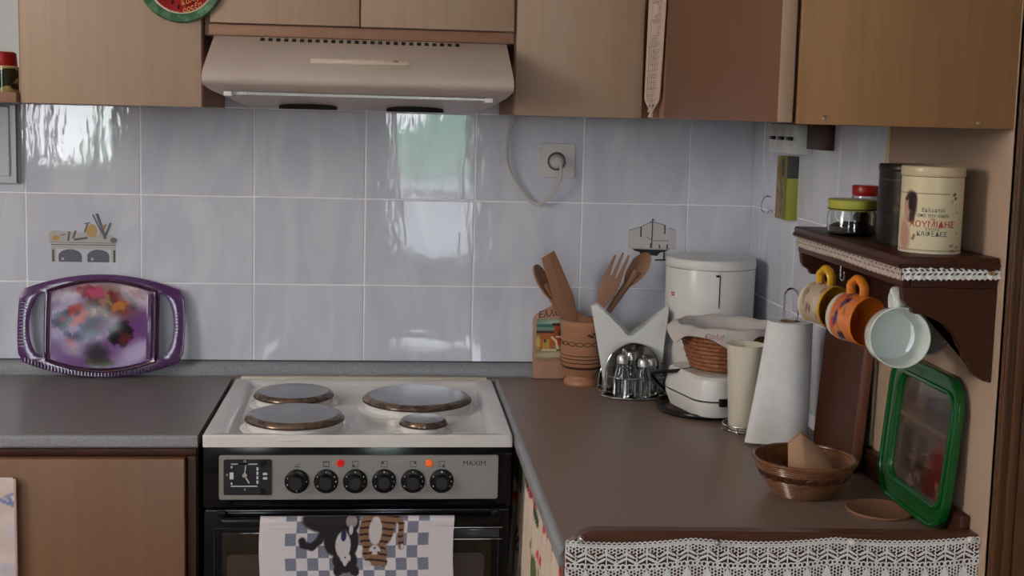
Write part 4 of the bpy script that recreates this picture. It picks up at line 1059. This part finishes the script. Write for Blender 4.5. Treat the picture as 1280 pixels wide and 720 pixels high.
# ------------------------------------------------------------------ white cylindrical appliance
WA = (.508, -.118, CZ)
wa = thing('storage_container', 'tall white cylindrical plastic container with a lid in the corner', 'container', WA)
ob('body', MB().lathe([(0, 0), (.092, 0), (.098, .006), (.1005, .20), (.1012, .280), (.1005, .2815), (0, .2815)], 64), M['white'], wa)
ob('lid', MB().lathe([(.1018, .2825), (.1026, .285), (.1022, .298), (.0995, .3025), (.092, .3040), (0, .3045)], 64), M['white'], wa)
ob('seam', MB().lathe([(.1010, .2805), (.1013, .2815), (.1010, .2825)], 64), M['steel_panel'], wa)
ob('slot', MB().box(-.0010, .0010, -.1020, -.1000, .200, .270, M=Matrix.Rotation(math.radians(-2), 4, 'Z')), M['greyplastic'], wa)
ob('catch', MB().box(-.006, .0035, -.1040, -.1005, .2685, .2730, .001, 1, Matrix.Rotation(math.radians(-4), 4, 'Z')), M['blackplastic'], wa)
ob('red_mark', MB().box(-.006, .006, -.1018, -.1000, .2235, .2265, M=Matrix.Rotation(math.radians(-68), 4, 'Z')).box(-.005, .006, -.1018, -.1000, .2185, .2215, M=Matrix.Rotation(math.radians(-68), 4, 'Z')), M['redink'], wa)

# ------------------------------------------------------------------ sandwich toaster with cable, basket on top
TO = (.490, -.352, CZ)
to = thing('sandwich_toaster', 'white sandwich toaster closed, standing under the bread basket', 'toaster', TO, (0, 0, math.radians(14)))
def shell(z0, z1, w0, w1, d0, d1, r, n=7):
    mb = MB(); rings = []
    for t, z in ((0, z0), (.25, z0+(z1-z0)*.12), (1, z1-(z1-z0)*.18), (1.0, z1)):
        k = {0: 0, .25: .5, 1: 1}.get(t, 1); 
        wd, dp = w0+(w1-w0)*k, d0+(d1-d0)*k
        rings.append([mb.b.verts.new((x, y, z)) for x, y in rrect(-wd/2, wd/2, -dp/2, dp/2, r, n)])
    for a, b_ in zip(rings, rings[1:]):
        for k in range(len(a)): mb.b.faces.new((a[k], a[(k+1) % len(a)], b_[(k+1) % len(a)], b_[k]))
    mb.b.faces.new(rings[0][::-1]); mb.b.faces.new(rings[-1]); return mb
ob('lower_shell', shell(.006, .042, .185, .215, .165, .200, .045), M['cream'] if False else M['white'], to, smooth=30)
ob('upper_shell', shell(.092, .046, .196, .216, .178, .201, .045), M['white'], to, smooth=30)
ob('seam', MB().prism(rrect(-.1045, .1045, -.0965, .0965, .044), .041, .0475, 'z'), M['blackplastic'], to)
ob('latch', MB().box(-.070, .035, -.1085, -.098, .036, .052, .002), M['blackplastic'], to)
ob('top_recess', MB().prism(rrect(-.085, -.035, -.060, -.012, .015), .0905, .0925, 'z'), M['cream'], to, bevel=.001)
for x, y in ((-.07, -.06), (.07, -.06), (-.07, .06), (.07, .06)): ob('foot', MB().lathe([(0, 0), (.009, 0), (.009, .008), (0, .008)], 16, Matrix.Translation((x, y, 0))), M['blackplastic'], to)
cpts = []
for k in range(56):
    a = math.radians(150+k*13.2); r_ = 1+.05*math.sin(k*.37)+(.06 if k > 28 else 0)
    cpts.append((.452-TO[0]+.096*r_*math.cos(a), -.337-TO[1]+.100*r_*math.sin(a), .0045+(.004 if k > 28 else 0)))
cb_ = ob('power_cable', MB().tube(smooth(cpts, 2), .0042, 8), M['blackplastic'], to); cb_.rotation_euler = (0, 0, math.radians(-14))
cb2 = ob('power_cable', MB().tube(smooth([(-.06, .11, .008), (-.09, .125, .035), (-.12, .11, .065), (-.125, .06, .078), (-.10, .02, .088), (-.06, .03, .089), (-.02, .07, .087), (.03, .10, .06)], 5), .0042, 8), M['blackplastic'], to)

BK = (.484, -.346, CZ+.0925)
bs = thing('bread_basket', 'shallow wicker basket with white cloth liner on top of the sandwich toaster', 'basket', BK)
def weave(prof_r, z0, z1, n_rows, n_st, amp, th_, m_, name, parent, kind=None):
    mb = MB()
    for j in range(n_rows):
        z = z0+(z1-z0)*(j+.5)/n_rows; r_ = prof_r(z); pts = []
        for k in range(n_st*2):
            a = PI*k/n_st; s_ = amp*(1 if (k+j) % 2 else -1); pts.append(((r_+s_)*math.cos(a), (r_+s_)*math.sin(a), z))
        mb.tube(pts, th_, 6, True)
    return ob(name, mb, m_, parent)
pr_ = lambda z: .062+.030*(z/.085)**.8
weave(pr_, .002, .080, 9, 22, .0016, .0046, M['wicker'], 'woven_wall', bs)
ob('base', MB().lathe([(0, .003), (.058, .003), (.060, 0), (0, 0)], 32), M['wicker'], bs)
stk = MB()
for k in range(22):
    a = PI*2*k/22+.07; stk.tube([(pr_(z)*math.cos(a), pr_(z)*math.sin(a), z) for z in (.001, .02, .045, .07, .084)], .0022, 5)
ob('stakes', stk, M['wicker'], bs)
ob('rim', MB().tube([(.0915*math.cos(a), .0915*math.sin(a), .083) for a in [2*PI*k/40 for k in range(40)]], .005, 8, True), M['wicker'], bs)
# liner cloth: bowl draped over the rim with wavy hem
def liner_pos(U, V):
    a = U*2*PI
    r_ = np.interp(V, [0, .45, .62, .72, .80, 1.0], [.0, .075, .090, .097, .102, .116])
    zz = np.interp(V, [0, .45, .62, .72, .80, 1.0], [.052, .068, .088, .093, .089, .068])
    hem = np.clip((V-.72)/.28, 0, 1); r_ = r_*(1+hem*.035*np.sin(a*7)+.02*hem*np.sin(a*3+1)); zz = zz+hem*.012*np.sin(a*5+.5)+.004*np.sin(a*9)*np.clip(V-.3, 0, 1)
    return r_*np.cos(a)*1.02, r_*np.sin(a), zz+.004
ln = grid_print('cloth_liner', 120, 40, liner_pos, None, M['liner'], bs, solid=.0016)
text('red_script', 'Καλή', .016, mat('faded_red_script', (.42, .22, .18), .8), bs, loc=(-.050, -.1010, .083), rot=(math.radians(58), 0, math.radians(-24)), shear=.4)

# ------------------------------------------------------------------ cream jug on wire stand, kitchen roll
jg = thing('cream_beaker', 'tall cream beaker on a wire stand behind the kitchen roll', 'beaker', (.482, -.520, CZ+.0055))
ob('body', MB().lathe([(0, 0), (.027, 0), (.029, .003), (.0375, .168), (.0385, .170), (.0365, .1695), (.028, .006), (0, .005)], 48), M['cream'], jg)
ws = thing('wire_stand', 'round white wire stand under the cream beaker', 'stand', (.482, -.520, CZ))
for r_ in (.030, .040): ob('wire_ring', MB().tube([(r_*math.cos(a), r_*math.sin(a), .003+(.012 if r_ > .035 else 0)) for a in [2*PI*k/40 for k in range(40)]], .0017, 6, True), M['chrome'], ws)
for k in range(6):
    a = PI/3*k; ob('wire_leg', MB().tube([(.030*math.cos(a), .030*math.sin(a), .003), (.041*math.cos(a), .041*math.sin(a), .0015), (.040*math.cos(a), .040*math.sin(a), .015)], .0014, 6), M['chrome'], ws)
KR = (.5380, -.612, CZ)
kh = thing('roll_holder', 'chrome kitchen roll holder with a tall wire loop on top', 'holder', KR)
ob('base_ring', MB().tube([(.056*math.cos(a), .056*math.sin(a), .003) for a in [2*PI*k/48 for k in range(48)]], .0022, 8, True), M['chrome'], kh)
ob('cross_wire', MB().tube([(-.056, 0, .003), (.056, 0, .003)], .002, 8), M['chrome'], kh)
ob('post_loop', MB().tube([(-.0135, 0, .003), (-.0135, 0, .27)]+[(x, 0, z) for x, z in arc(0, .285, .0135, .014, 180, 0, 12)]+[(.0135, 0, .27), (.0135, 0, .003)], .0021, 8), M['chrome'], kh)
kr = thing('kitchen_roll', 'white kitchen paper roll with flared loose sheet on the chrome holder', 'paper roll', (KR[0], KR[1], CZ+.006))
mb = MB(); R1_ = []
for j, z in enumerate([0, .04, .08, .12, .16, .2, .228, .2315]):
    ring_ = []
    for k in range(64):
        a = 2*PI*k/64; r_ = .0425-(.0015 if j == 7 else 0); x, y = r_*math.cos(a), r_*math.sin(a)
        fl = max(0, math.cos(a-PI*1.04))**5*.040*(1-z/.24)**1.1
        ring_.append(mb.b.verts.new((x-fl, y-fl*.25, z)))
    R1_.append(ring_)
core = [mb.b.verts.new((.020*math.cos(2*PI*k/64), .020*math.sin(2*PI*k/64), .2310)) for k in range(64)]
core2 = [mb.b.verts.new((.020*math.cos(2*PI*k/64), .020*math.sin(2*PI*k/64), .0)) for k in range(64)]
R1_ = [core2]+R1_+[core]
for a, b_ in list(zip(R1_, R1_[1:]))+[(core, core2)]:
    for k in range(64): mb.b.faces.new((a[k], a[(k+1) % 64], b_[(k+1) % 64], b_[k]))
ob('paper', mb, M['paper'], kr, smooth=50)
ob('core_tube', MB().lathe([(.0195, .001), (.0195, .2305), (.0185, .2305), (.0185, .001)], 32, close=True), M['brownpaper'], kr)

# ------------------------------------------------------------------ small cane bowl
BW = (.4690, -.930, CZ)
bw = thing('cane_bowl', 'small varnished cane bowl in front of the kitchen roll', 'bowl', BW)
pb = lambda z: .046+.037*(max(z, 0)/.058)**.75
mb = MB()
for j in range(15):
    z = .003+j*.0038
    if 8 <= j <= 10: continue
    mb.tube([((pb(z)+.0007*math.sin(k*PI))*math.cos(2*PI*k/56), (pb(z))*math.sin(2*PI*k/56), z) for k in range(56)], .0024, 6, True)
ob('coiled_wall', mb, M['wicker_light'], bw)
ob('inner_wall', MB().lathe([(0, .004), (pb(0)-.002, .004)]+[(pb(z)-.0018, z) for z in (.01, .02, .03, .04, .05, .058)], 48), M['wicker_light'], bw)
ob('base', MB().lathe([(0, .001), (.046, .0), (.047, .004), (0, .005)], 40), M['wicker_light'], bw)
mb = MB()
for k in range(22):
    a0 = 2*PI*k/22; pts = []
    for j in range(10):
        t = 2*PI*j/10; aa = a0+.11*math.cos(t); z = .0375+.0048*math.sin(t); r_ = pb(z)+.002; pts.append((r_*math.cos(aa), r_*math.sin(aa), z))
    mb.tube(pts, .0017, 5, True)
ob('braided_band', mb, mat('dark_cane', (.07, .02, .012), .4), bw)
ob('rim', MB().tube([(.0835*math.cos(2*PI*k/48), .0835*math.sin(2*PI*k/48), .060) for k in range(48)], .0034, 8, True), M['wicker_light'], bw)
bpz = thing('paper_cone', 'folded brown paper piece lying in the cane bowl', 'paper', (BW[0]+.012, BW[1]-.002, CZ+.012))
def cone_pos(U, V):
    # V 0 base edge, 1 tip ridge
    ang = (U-.5)*1.9; x = .052*np.sin(ang)*(1-.35*V)+.020*V*0; z = V*(.078-.030*np.abs(U-.34)*2)+.010
    return -.004+x+.010*(U-.5), -.030+.045*V+.018*np.cos(ang)*-(1-V), z
o = grid_print('folded_sheet', 24, 16, cone_pos, None, M['brownpaper'], bpz, solid=.0022)
cst = tag(ob('round_disc', MB().lathe([(0, .003), (.047, .003), (.049, .0045), (.052, .0045), (.053, .002), (.052, 0), (0, 0)], 48), M['disc'], loc=(.562, -1.030, CZ)), 'flat round brown coaster on the worktop before the green tray', 'disc')  # thin brown round lying flat on the worktop

# ------------------------------------------------------------------ board leaning on the side wall
bd_ = thing('chopping_board', 'tall reddish brown chopping board leaning on the right wall tiles', 'board', (.5965, -.727, CZ), (0, math.radians(3.6), 0))
ob('board', MB().prism(rrect(-.103, .103, 0, .285, .018), -.008, .008, 'x'), M['red_wood'], bd_, bevel=.004)
ob('edge_band', MB().box(-.0092, .0092, -.1045, -.096, .02, .265, .003), wood('paler_edge', (.17, .06, .03), (.13, .045, .022), .4), bd_)

# ------------------------------------------------------------------ green tray on the ledge
gt = thing('green_tray', 'green plastic tray with framed interior picture leaning on the plaster wall', 'tray', (.5990, -1.058, .9030), (0, math.radians(4.6), 0))
Mz = Matrix.Rotation(-PI/2, 4, 'Z')
def ysh(pts): return pts
go = rrect(-.126, .124, .006, .240, .048, 8); gi = rrect(-.084, .103, .044, .210, .020, 6)
fr_ = plate('frame', [go, gi], .012, .003, M['green'], gt, rot=(0, 0, -PI/2))
ob('inner_lip', MB().tube([(-.006, -x, z) for x, z in rrect(-.089, .108, .039, .215, .024, 6)], .0036, 8, True), M['green'], gt)
ob('outer_lip', MB().tube([(-.006, -x, z) for x, z in rrect(-.1225, .1205, .0095, .2365, .045, 8)], .0036, 8, True), M['green'], gt)
def gcol(U, V):
    X, Y = U*100, V*100
    p = Paint(X, Y, (112, 94, 82)).noise(14, 6, .2)
    p.rect(0, 100, 62, 100, (108, 96, 86)).rect(0, 100, 60, 64, (134, 116, 96)).rect(0, 100, 34, 37, (122, 104, 88))
    p.ell(20, 82, 9, 14, (74, 66, 66), 0, .6).ell(54, 82, 9, 13, (76, 68, 70), 0, .6).ell(86, 80, 8, 11, (86, 76, 74), 0, .6)
    p.rect(12, 34, 8, 54, (78, 64, 56)).rect(42, 62, 8, 52, (86, 72, 62)).rect(16, 30, 12, 48, (60, 48, 44)).rect(46, 58, 12, 46, (64, 52, 46))
    p.ell(84, 26, 14, 26, (126, 44, 44), 10, .6).ell(70, 14, 10, 16, (120, 50, 48), 0, .6).ell(94, 50, 7, 14, (140, 70, 60), 0, .6)
    p.blobs(18, 31, 0, 100, 0, 22, 8, [(90, 54, 50), (120, 90, 76), (110, 50, 48), (150, 126, 110)], .6)
    p.line([(0, 12), (60, 4)], 3, (110, 90, 80))
    return [c*.74 for c in p.c]
grid_print('interior_picture', 80, 70, lambda U, V: (.001+0*U, .086-U*.191, .042+V*.170), gcol, M['print_gloss'], gt, solid=.002)

# ------------------------------------------------------------------ mug shelf
SH_ = (.560, -1.235, 1.331)
ms = thing('mug_shelf', 'dark wooden wall shelf with curved brackets and crochet edging', 'shelf', (.56, -1.0, 1.331))
so_ = (.56, -1.0, 1.331)
ob('top_board', U1(MB().box(.484, XR-.003, -1.238, -.770, 1.3150, 1.3310, .003), so_), M['dark_wood'], ms)
ob('front_apron', U1(MB().box(.491, .503, -1.232, -.776, 1.2870, 1.3148, .002), so_), M['dark_wood'], ms)
ob('end_apron', U1(MB().box(.5035, XR-.003, -1.234, -1.222, 1.2870, 1.3148, .002), so_), M['dark_wood'], ms)
ob('moulding', U1(MB().tube([(.485, -.772, 1.3175), (.485, -1.238, 1.3175), (.628, -1.238, 1.3175)], .0035, 8), so_), M['dark_wood'], ms)
brk = [(.492, 1.2868), (.6295, 1.2868), (.6295, 1.1520), (.6180, 1.1545), (.6040, 1.1640), (.5960, 1.1760), (.5955, 1.1830), (.5890, 1.1850), (.5840, 1.2000), (.5740, 1.2190), (.5600, 1.2330), (.5430, 1.2430), (.5220, 1.2490), (.5100, 1.2500), (.5080, 1.2570), (.4990, 1.2620), (.4940, 1.2700)]
for y in (-1.2335, -.795):
    b_ = MB().prism(brk, y, y+.015, 'y'); bmesh.ops.triangulate(b_.b, faces=[f for f in b_.b.faces if len(f.verts) > 4])
    ob('bracket', U1(b_, so_), M['dark_wood'], ms, bevel=.002)
ob('back_rail', U1(MB().box(.619, XR-.003, -1.218, -.78, 1.20, 1.2865, .002), so_), M['dark_wood'], ms)
def edg_mask(Lm, H_=20.0):
    def f(U, V):
        u, v = U*Lm, (1-V)*H_
        k = np.ones(U.shape, bool)
        for row, vv in enumerate((4.2, 10.0)):
            x = ((u+(4.0 if row else 0)) % 8.0)-4; k &= ~(ell_in(x, v, 0, vv, 3.0, 1.35, -18 if row else 18))
        k &= v < 16.5+2.6*np.abs(((u % 8.0)-4)/4)*1.0
        k &= v > .6*np.abs(np.sin(u*.4))
        return k
    return f
el = thing('crochet_edging', 'white crochet trim tacked around the front and end of the mug shelf', 'lace', (.4885, -1.2365, 1.30))
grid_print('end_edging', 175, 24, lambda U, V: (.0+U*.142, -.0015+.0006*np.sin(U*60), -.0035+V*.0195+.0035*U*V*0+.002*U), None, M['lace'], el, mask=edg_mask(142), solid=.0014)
grid_print('front_edging', 560, 24, lambda U, V: (-.0015+.0005*np.sin(U*200), .0+U*.455, -.0035+V*.0195-.0008*np.sin(U*9)), None, M['lace_shaded'], el, mask=edg_mask(455), solid=.0014)
tag(ob('drawing_pin', MB().lathe([(0, .0055), (.003, .005), (.0048, .0015), (.005, 0), (0, 0)], 18, RX), mat('brass', (.65, .5, .25), .2, metal=1), loc=(.6165, -1.2385, 1.3105)), 'brass drawing pin at the right end of the shelf edging', 'pin')

def hook(label, loc, group=None):
    x, y, z = loc
    o = ob('cup_hook', MB().tube([(0, 0, .0), (0, 0, -.010)]+[(0, -.009+.009*math.cos(a), -.016-.009*math.sin(a)) for a in [math.radians(t_) for t_ in range(20, 230, 25)]], .0014, 8), M['chrome'], loc=(x, y, z))
    return tag(o, label, 'hook', group)

def mug(label, loc, ax, r, L_n, m_in, m_out, paint=None, handle=True, handmat=None, name='mug', tilt=0):
    """mug hanging by its handle: axis (mouth direction) ax horizontal, handle up"""
    a = Vector(ax).normalized(); z_ = Vector((0, 0, 1)); x_ = z_.cross(a).normalized(); z2 = a.cross(x_)
    R_ = Matrix((x_, z2, a)).transposed().to_4x4(); R_.translation = Vector(loc)
    t = thing(name, label, 'mug' if name == 'mug' else 'cup'); t.matrix_world = R_ @ Matrix.Rotation(math.radians(tilt), 4, 'Z')
    th_ = .003; z0, z1 = -L_n, 0
    ob('inner_wall', MB().lathe([(0, z0+.005), (r*.80, z0+.006), (r-th_, z0+.022), (r-th_, z1-.002), (r-th_*.5, z1), (r, z1-.001), (r, z1-.004)], 48), m_in, t)
    if paint:
        grid_print('painted_body', 110, 50, lambda U, V: (r*np.cos(U*2*PI), r*np.sin(U*2*PI), z0+.014+V*(L_n-.018)), paint, M['print_gloss'], t)
        ob('base', MB().lathe([(0, z0), (r*.78, z0), (r*.93, z0+.005), (r, z0+.014)], 48), m_out, t)
    else:
        ob('outer_wall', MB().lathe([(0, z0), (r*.72, z0), (r*.86, z0+.005), (r*.97, z0+.02), (r, z0+.034), (r, z1-.004)], 48), m_out, t)
    if handle:
        hp_ = [(0, r-.003, z0+.020), (0, r+.012, z0+.018), (0, r+.0205, z0+.026), (0, r+.0235, z0+L_n*.5), (0, r+.0205, z1-.022), (0, r+.012, z1-.014), (0, r-.003, z1-.014)]
        hs = MB(); ps = smooth(hp_, 5)
        hs.tube(ps, .0058, 10); 
        for v in hs.b.verts: v.co.x *= 1.5
        ob('handle', hs, handmat or m_out, t)
    return t
def fruit_paint(U, V):
    X, Y = U*200, V*70; p = Paint(X, Y, (205, 120, 70)).noise(5, 8, .1)
    R_ = random.Random(12)
    for k in range(9):
        x = k*23+8; y = 34+R_.uniform(-12, 12)
        for j in range(5): p.ell(x+R_.uniform(-7, 7), y+R_.uniform(-8, 8), 5.5, 5.5, R_.choice([(70, 50, 84), (96, 60, 90), (170, 60, 60), (60, 46, 70)]), 0, .5)
        p.ell(x+10, y+12, 7, 3, (150, 110, 60), 30, .5).ell(x+9, y-12, 6, 4, (205, 90, 80), 0, .5)
    p.rect(0, 200, 0, 5, (200, 160, 140))
    return p.c
def floral_paint(U, V):
    X, Y = U*200, V*70; p = Paint(X, Y, (188, 168, 148)).noise(15, 8, .1)
    p.blobs(50, 17, 0, 200, 10, 66, 9, [(150, 90, 100), (200, 170, 90), (120, 110, 90), (205, 190, 175), (90, 60, 70)], .65)
    return p.c
mug('yellow mug hanging by its handle, farthest of the mugs under the shelf', (.482, -1.000, 1.2225), (.38, -.92, -.05), .0345, .058, M['yellow'], M['cream'], floral_paint, handmat=M['yellow'])
mug('orange fruit mug hanging by its handle between the yellow and the white cup', (.494, -1.110, 1.2180), (.38, -.92, -.04), .0375, .060, M['orange'], M['cream'], fruit_paint, handmat=M['orange'])
mug('large pale glass cup hanging nearest the camera under the shelf', (.5010, -1.214, 1.2125), (-.12, -.99, .10), .0435, .055, M['frost'], M['frost'], name='glass_cup')
mug('clear glass cup hanging half hidden behind the pale cup', (.5760, -1.140, 1.2120), (.1, -.99, .05), .0385, .050, M['smoky'], M['smoky'], name='glass_cup')
for lb, x, y in (('small metal hook holding the yellow mug', .502, -.962), ('small metal hook holding the orange mug', .515, -1.072), ('small metal hook holding the pale glass cup', .506, -1.187), ('small metal hook holding the hidden glass cup',   .576, -1.112)):
    hook(lb, (x, y, 1.3148 if x > .504 else 1.287))

# ------------------------------------------------------------------ things on the mug shelf
SZ = 1.3312
def tin_col(U, V):
    X, Y = (U-.5)*300, V*128
    p = Paint(X, Y, (214, 202, 168)).noise(1, 3, .05)
    p.line([(-150, 98), (20, 98)], .9, (120, 104, 84)).line([(-150, 4), (150, 4)], .9, (120, 104, 84)).line([(20, 98), (30, 99), (36, 94)], .9, (120, 104, 84))
    p.ell(33, 98, 4, 3, (110, 100, 80)).ell(36, 91, 3, 3, (110, 100, 80)).ell(30, 100, 3, 2, (214, 202, 168))
    p.ell(-38, 76, 12, 25, (52, 34, 36), 0, .3).ell(-43, 70, 9, 17, (190, 150, 130), 5, .3).ell(-34, 84, 8, 16, (46, 30, 32), -8, .3).ell(-48, 28, 12, 28, (176, 124, 108), 6, .6, .8).ell(-34, 58, 5, 11, (70, 46, 46), 10, .4)
    p.ell(-47, 88, 4, 3, (80, 50, 50)).ell(-28, 28, 2.5, 3, (130, 120, 90)).ell(-30, 23, 3, 3, (130, 120, 90))
    p.blobs(22, 44, 28, 48, 2, 95, 2.4, [(150, 130, 95), (120, 100, 75)], .5)
    p.blobs(14, 45, 30, 50, 0, 12, 3, [(140, 100, 70), (110, 84, 60)], .6)
    return p.c
tn = thing('coffee_tin', 'cream coffee tin with Greek lettering and portrait on the mug shelf', 'tin', (.5580, -1.1620, SZ), (0, 0, math.radians(-20)))
grid_print('printed_body', 200, 90, lambda U, V: ((.0433)*np.sin((U-.5)*2*PI), -.0433*np.cos((U-.5)*2*PI), .001+V*.110), tin_col, M['print_tin'], tn)
ob('inner_body', MB().lathe([(0, 0), (.0432, 0), (.0438, .0015), (.0430, .0025), (.0430, .111), (0, .111)], 56), M['cream'], tn)
ob('lid', MB().lathe([(.0440, .1095), (.0448, .1105), (.0448, .1215), (.0437, .1235), (.0415, .1240), (.040, .1225), (0, .1225)], 56), mat('cream_tin_lid', s2l((206, 190, 156)), .3, coat=.2), tn)
ob('lid_line', MB().lathe([(.0436, .1088), (.0442, .1094), (.0436, .1100)], 56), M['potdark'], tn)
rz = 0
for body, sz, z, mt, sx in (('Εκλεκτοί', .0078, .0620, 'greenink', 1), ('από την οικία', .0072, .0545, 'greenink', 1), ('ΤΩΝ', .0035, .0488, 'redink', 1), ('ΛΟΥΜΙΔΗΣ', .0125, .0415, 'redink', 1), ('ΣΤΟΥΣ', .0050, .0345, 'greenink', 1.2), ('ΚΑΦΕΔΕΣ', .0092, .0280, 'greenink', 1)):
    text('lettering', body, sz, M[mt], tn, loc=(0, 0, z), rot=(PI/2, 0, rz), bendr=.0435, sx=sx, bold=.00008)
def btin_col(U, V):
    X, Y = (U-.5)*330, V*120; p = Paint(X, Y, (26, 18, 16)).noise(4, 4, .1)
    p.blobs(60, 77, -165, 165, 22, 100, 9, [(70, 40, 26), (110, 74, 36), (50, 32, 22), (30, 24, 24), (90, 60, 40)], .6)
    p.line([(-165, 104), (165, 104)], 1.2, (90, 70, 50))
    return p.c
bt = thing('dark_tin', 'dark brown patterned tin behind the cream coffee tin', 'tin', (.5770, -1.046, SZ))
grid_print('printed_body', 140, 60, lambda U, V: (.0500*np.sin((U-.5)*2*PI), -.0500*np.cos((U-.5)*2*PI), .001+V*.112), btin_col, M['print_tin'], bt)
ob('inner_body', MB().lathe([(0, 0), (.0495, 0), (.0495, .112), (0, .112)], 48), M['blackplastic'], bt)
ob('lid', MB().lathe([(.0508, .111), (.0512, .1125), (.0512, .1190), (.0498, .1215), (0, .1218)], 56), mat('dark_lid', (.02, .013, .011), .3, spec=.3), bt)
def jar(name, label, loc, r, h, lid_m, lid_h, fill=None):
    t = thing(name, label, 'jar', loc)
    ob('glass_body', MB().lathe([(0, 0), (r*.9, 0), (r, .004), (r, h-.008), (r*.9, h-.001), (r*.9, h), (r*.85, h), (r*.85, h-.003), (r-.003, h-.010), (r-.003, .006), (r*.85, .004), (0, .004)], 44), M['glass'], t)
    if lid_m: ob('lid', MB().lathe([(r*.93, h-.003), (r*.98, h-.001), (r*1.0, h+lid_h*.2), (r*1.0, h+lid_h-.002), (r*.95, h+lid_h), (0, h+lid_h*.97)], 48), lid_m, t)
    if fill: ob('contents', MB().lathe([(0, .0045), (r*.84, .0045), (r-.004, .008), (r-.004, fill*.8), (r*.6, fill*1.05), (r*.3, fill*.8), (0, fill)], 32), M['jarfood'], t)
    return t
j1 = jar('glass_jar', 'low glass jar with yellow-green lid at the front of the mug shelf', (.5330, -.915, SZ), .0395, .0430, M['lid_yellow'], .0150, .018)
ob('lid_rim', MB().lathe([(.0390, .0418), (.0399, .0427), (.0390, .0436)], 44), M['darkink'], j1)
jar('glass_jar', 'glass jar with bright red lid behind the yellow-lidded jar', (.6020, -.792, SZ), .0235, .0600, M['lid_red'], .0150, .02)
jar('glass_jar', 'tall clear glass jar beside the dark tin on the mug shelf', (.6000, -.945, SZ), .0240, .0940, None, 0, None)

# ------------------------------------------------------------------ bits on the side wall under the cabinet
fb = thing('fuse_box', 'small white fuse box with three black switches under the corner cabinet', 'fuse box', (.6135, -.330, 1.479))
ob('housing', MB().box(-.0185, .0165, -.093, .093, -.032, .029, .003), mat('fuse_box_plastic', (.66, .69, .67), .35), fb)
for k in range(3):
    y = .055-.058*k
    ob('fuse', MB().lathe([(0, .004), (.008, .003), (.010, 0)], 20, Matrix.Translation((-.0185, y, -.002)) @ Matrix.Rotation(-PI/2, 4, 'Y') @ Matrix.Diagonal((2.2, 1.1, 1, 1))), M['socket'], fb)
    ob('switch_lever', MB().box(-.0265, -.0215, y-.0170, y+.0150, -.0045, .0030, .001), M['blackplastic'], fb)
tag(ob('wall_batten', MB().box(.614, XR-.003, -.548, -.428, 1.459, 1.5115, .001), M['dark_wood']), 'dark reddish wooden block under the corner cabinet beside the fuse box', 'block')
hg = thing('hanging_box', 'narrow yellow-green box with grey top and figured front hanging below the fuse box', 'box', (.616, -.285, 1.306))
ob('box_body', MB().box(-.010, .014, -.055, .0165, 0, .1345, .0015), M['yg'], hg)
ob('top_part', MB().box(-.0103, .0143, -.0555, .0170, .088, .1340, .0015), M['slate'], hg)
def hcol(U, V):
    X, Y = U*70, V*130; p = Paint(X, Y, (150, 128, 98)).noise(33, 10, .15)
    p.ell(46, 108, 22, 20, (60, 66, 52), 0, .5).ell(22, 100, 14, 20, (130, 100, 60), 0, .5).rect(54, 70, 0, 130, (120, 130, 60))
    p.line([(28, 76), (44, 70), (34, 62), (46, 52), (36, 42), (48, 30), (34, 18), (42, 8)], 4, (90, 60, 62)).blobs(16, 3, 10, 54, 6, 90, 5, [(90, 60, 60), (196, 180, 150), (110, 84, 60)], .6)
    return p.c
grid_print('figured_front', 50, 70, lambda U, V: (-.0108+0*U, .0165-U*.0700, .001+V*.1325), hcol, M['print'], hg)
tag(ob('wire_hook', MB().tube(smooth([(.6285, -.160, 1.345), (.618, -.158, 1.345), (.612, -.150, 1.333), (.612, -.145, 1.318), (.614, -.155, 1.309), (.614, -.185, 1.309), (.614, -.205, 1.318), (.615, -.222, 1.314)], 5), .0016, 8), M['chrome']), 'bent chrome wire hook on the tiles left of the hanging box', 'hook')

for o in list(bpy.data.objects):
    if o.type == 'MESH' and o.data.users == 1 and len(o.data.materials) == 0: o.data.materials.append(M['white'])
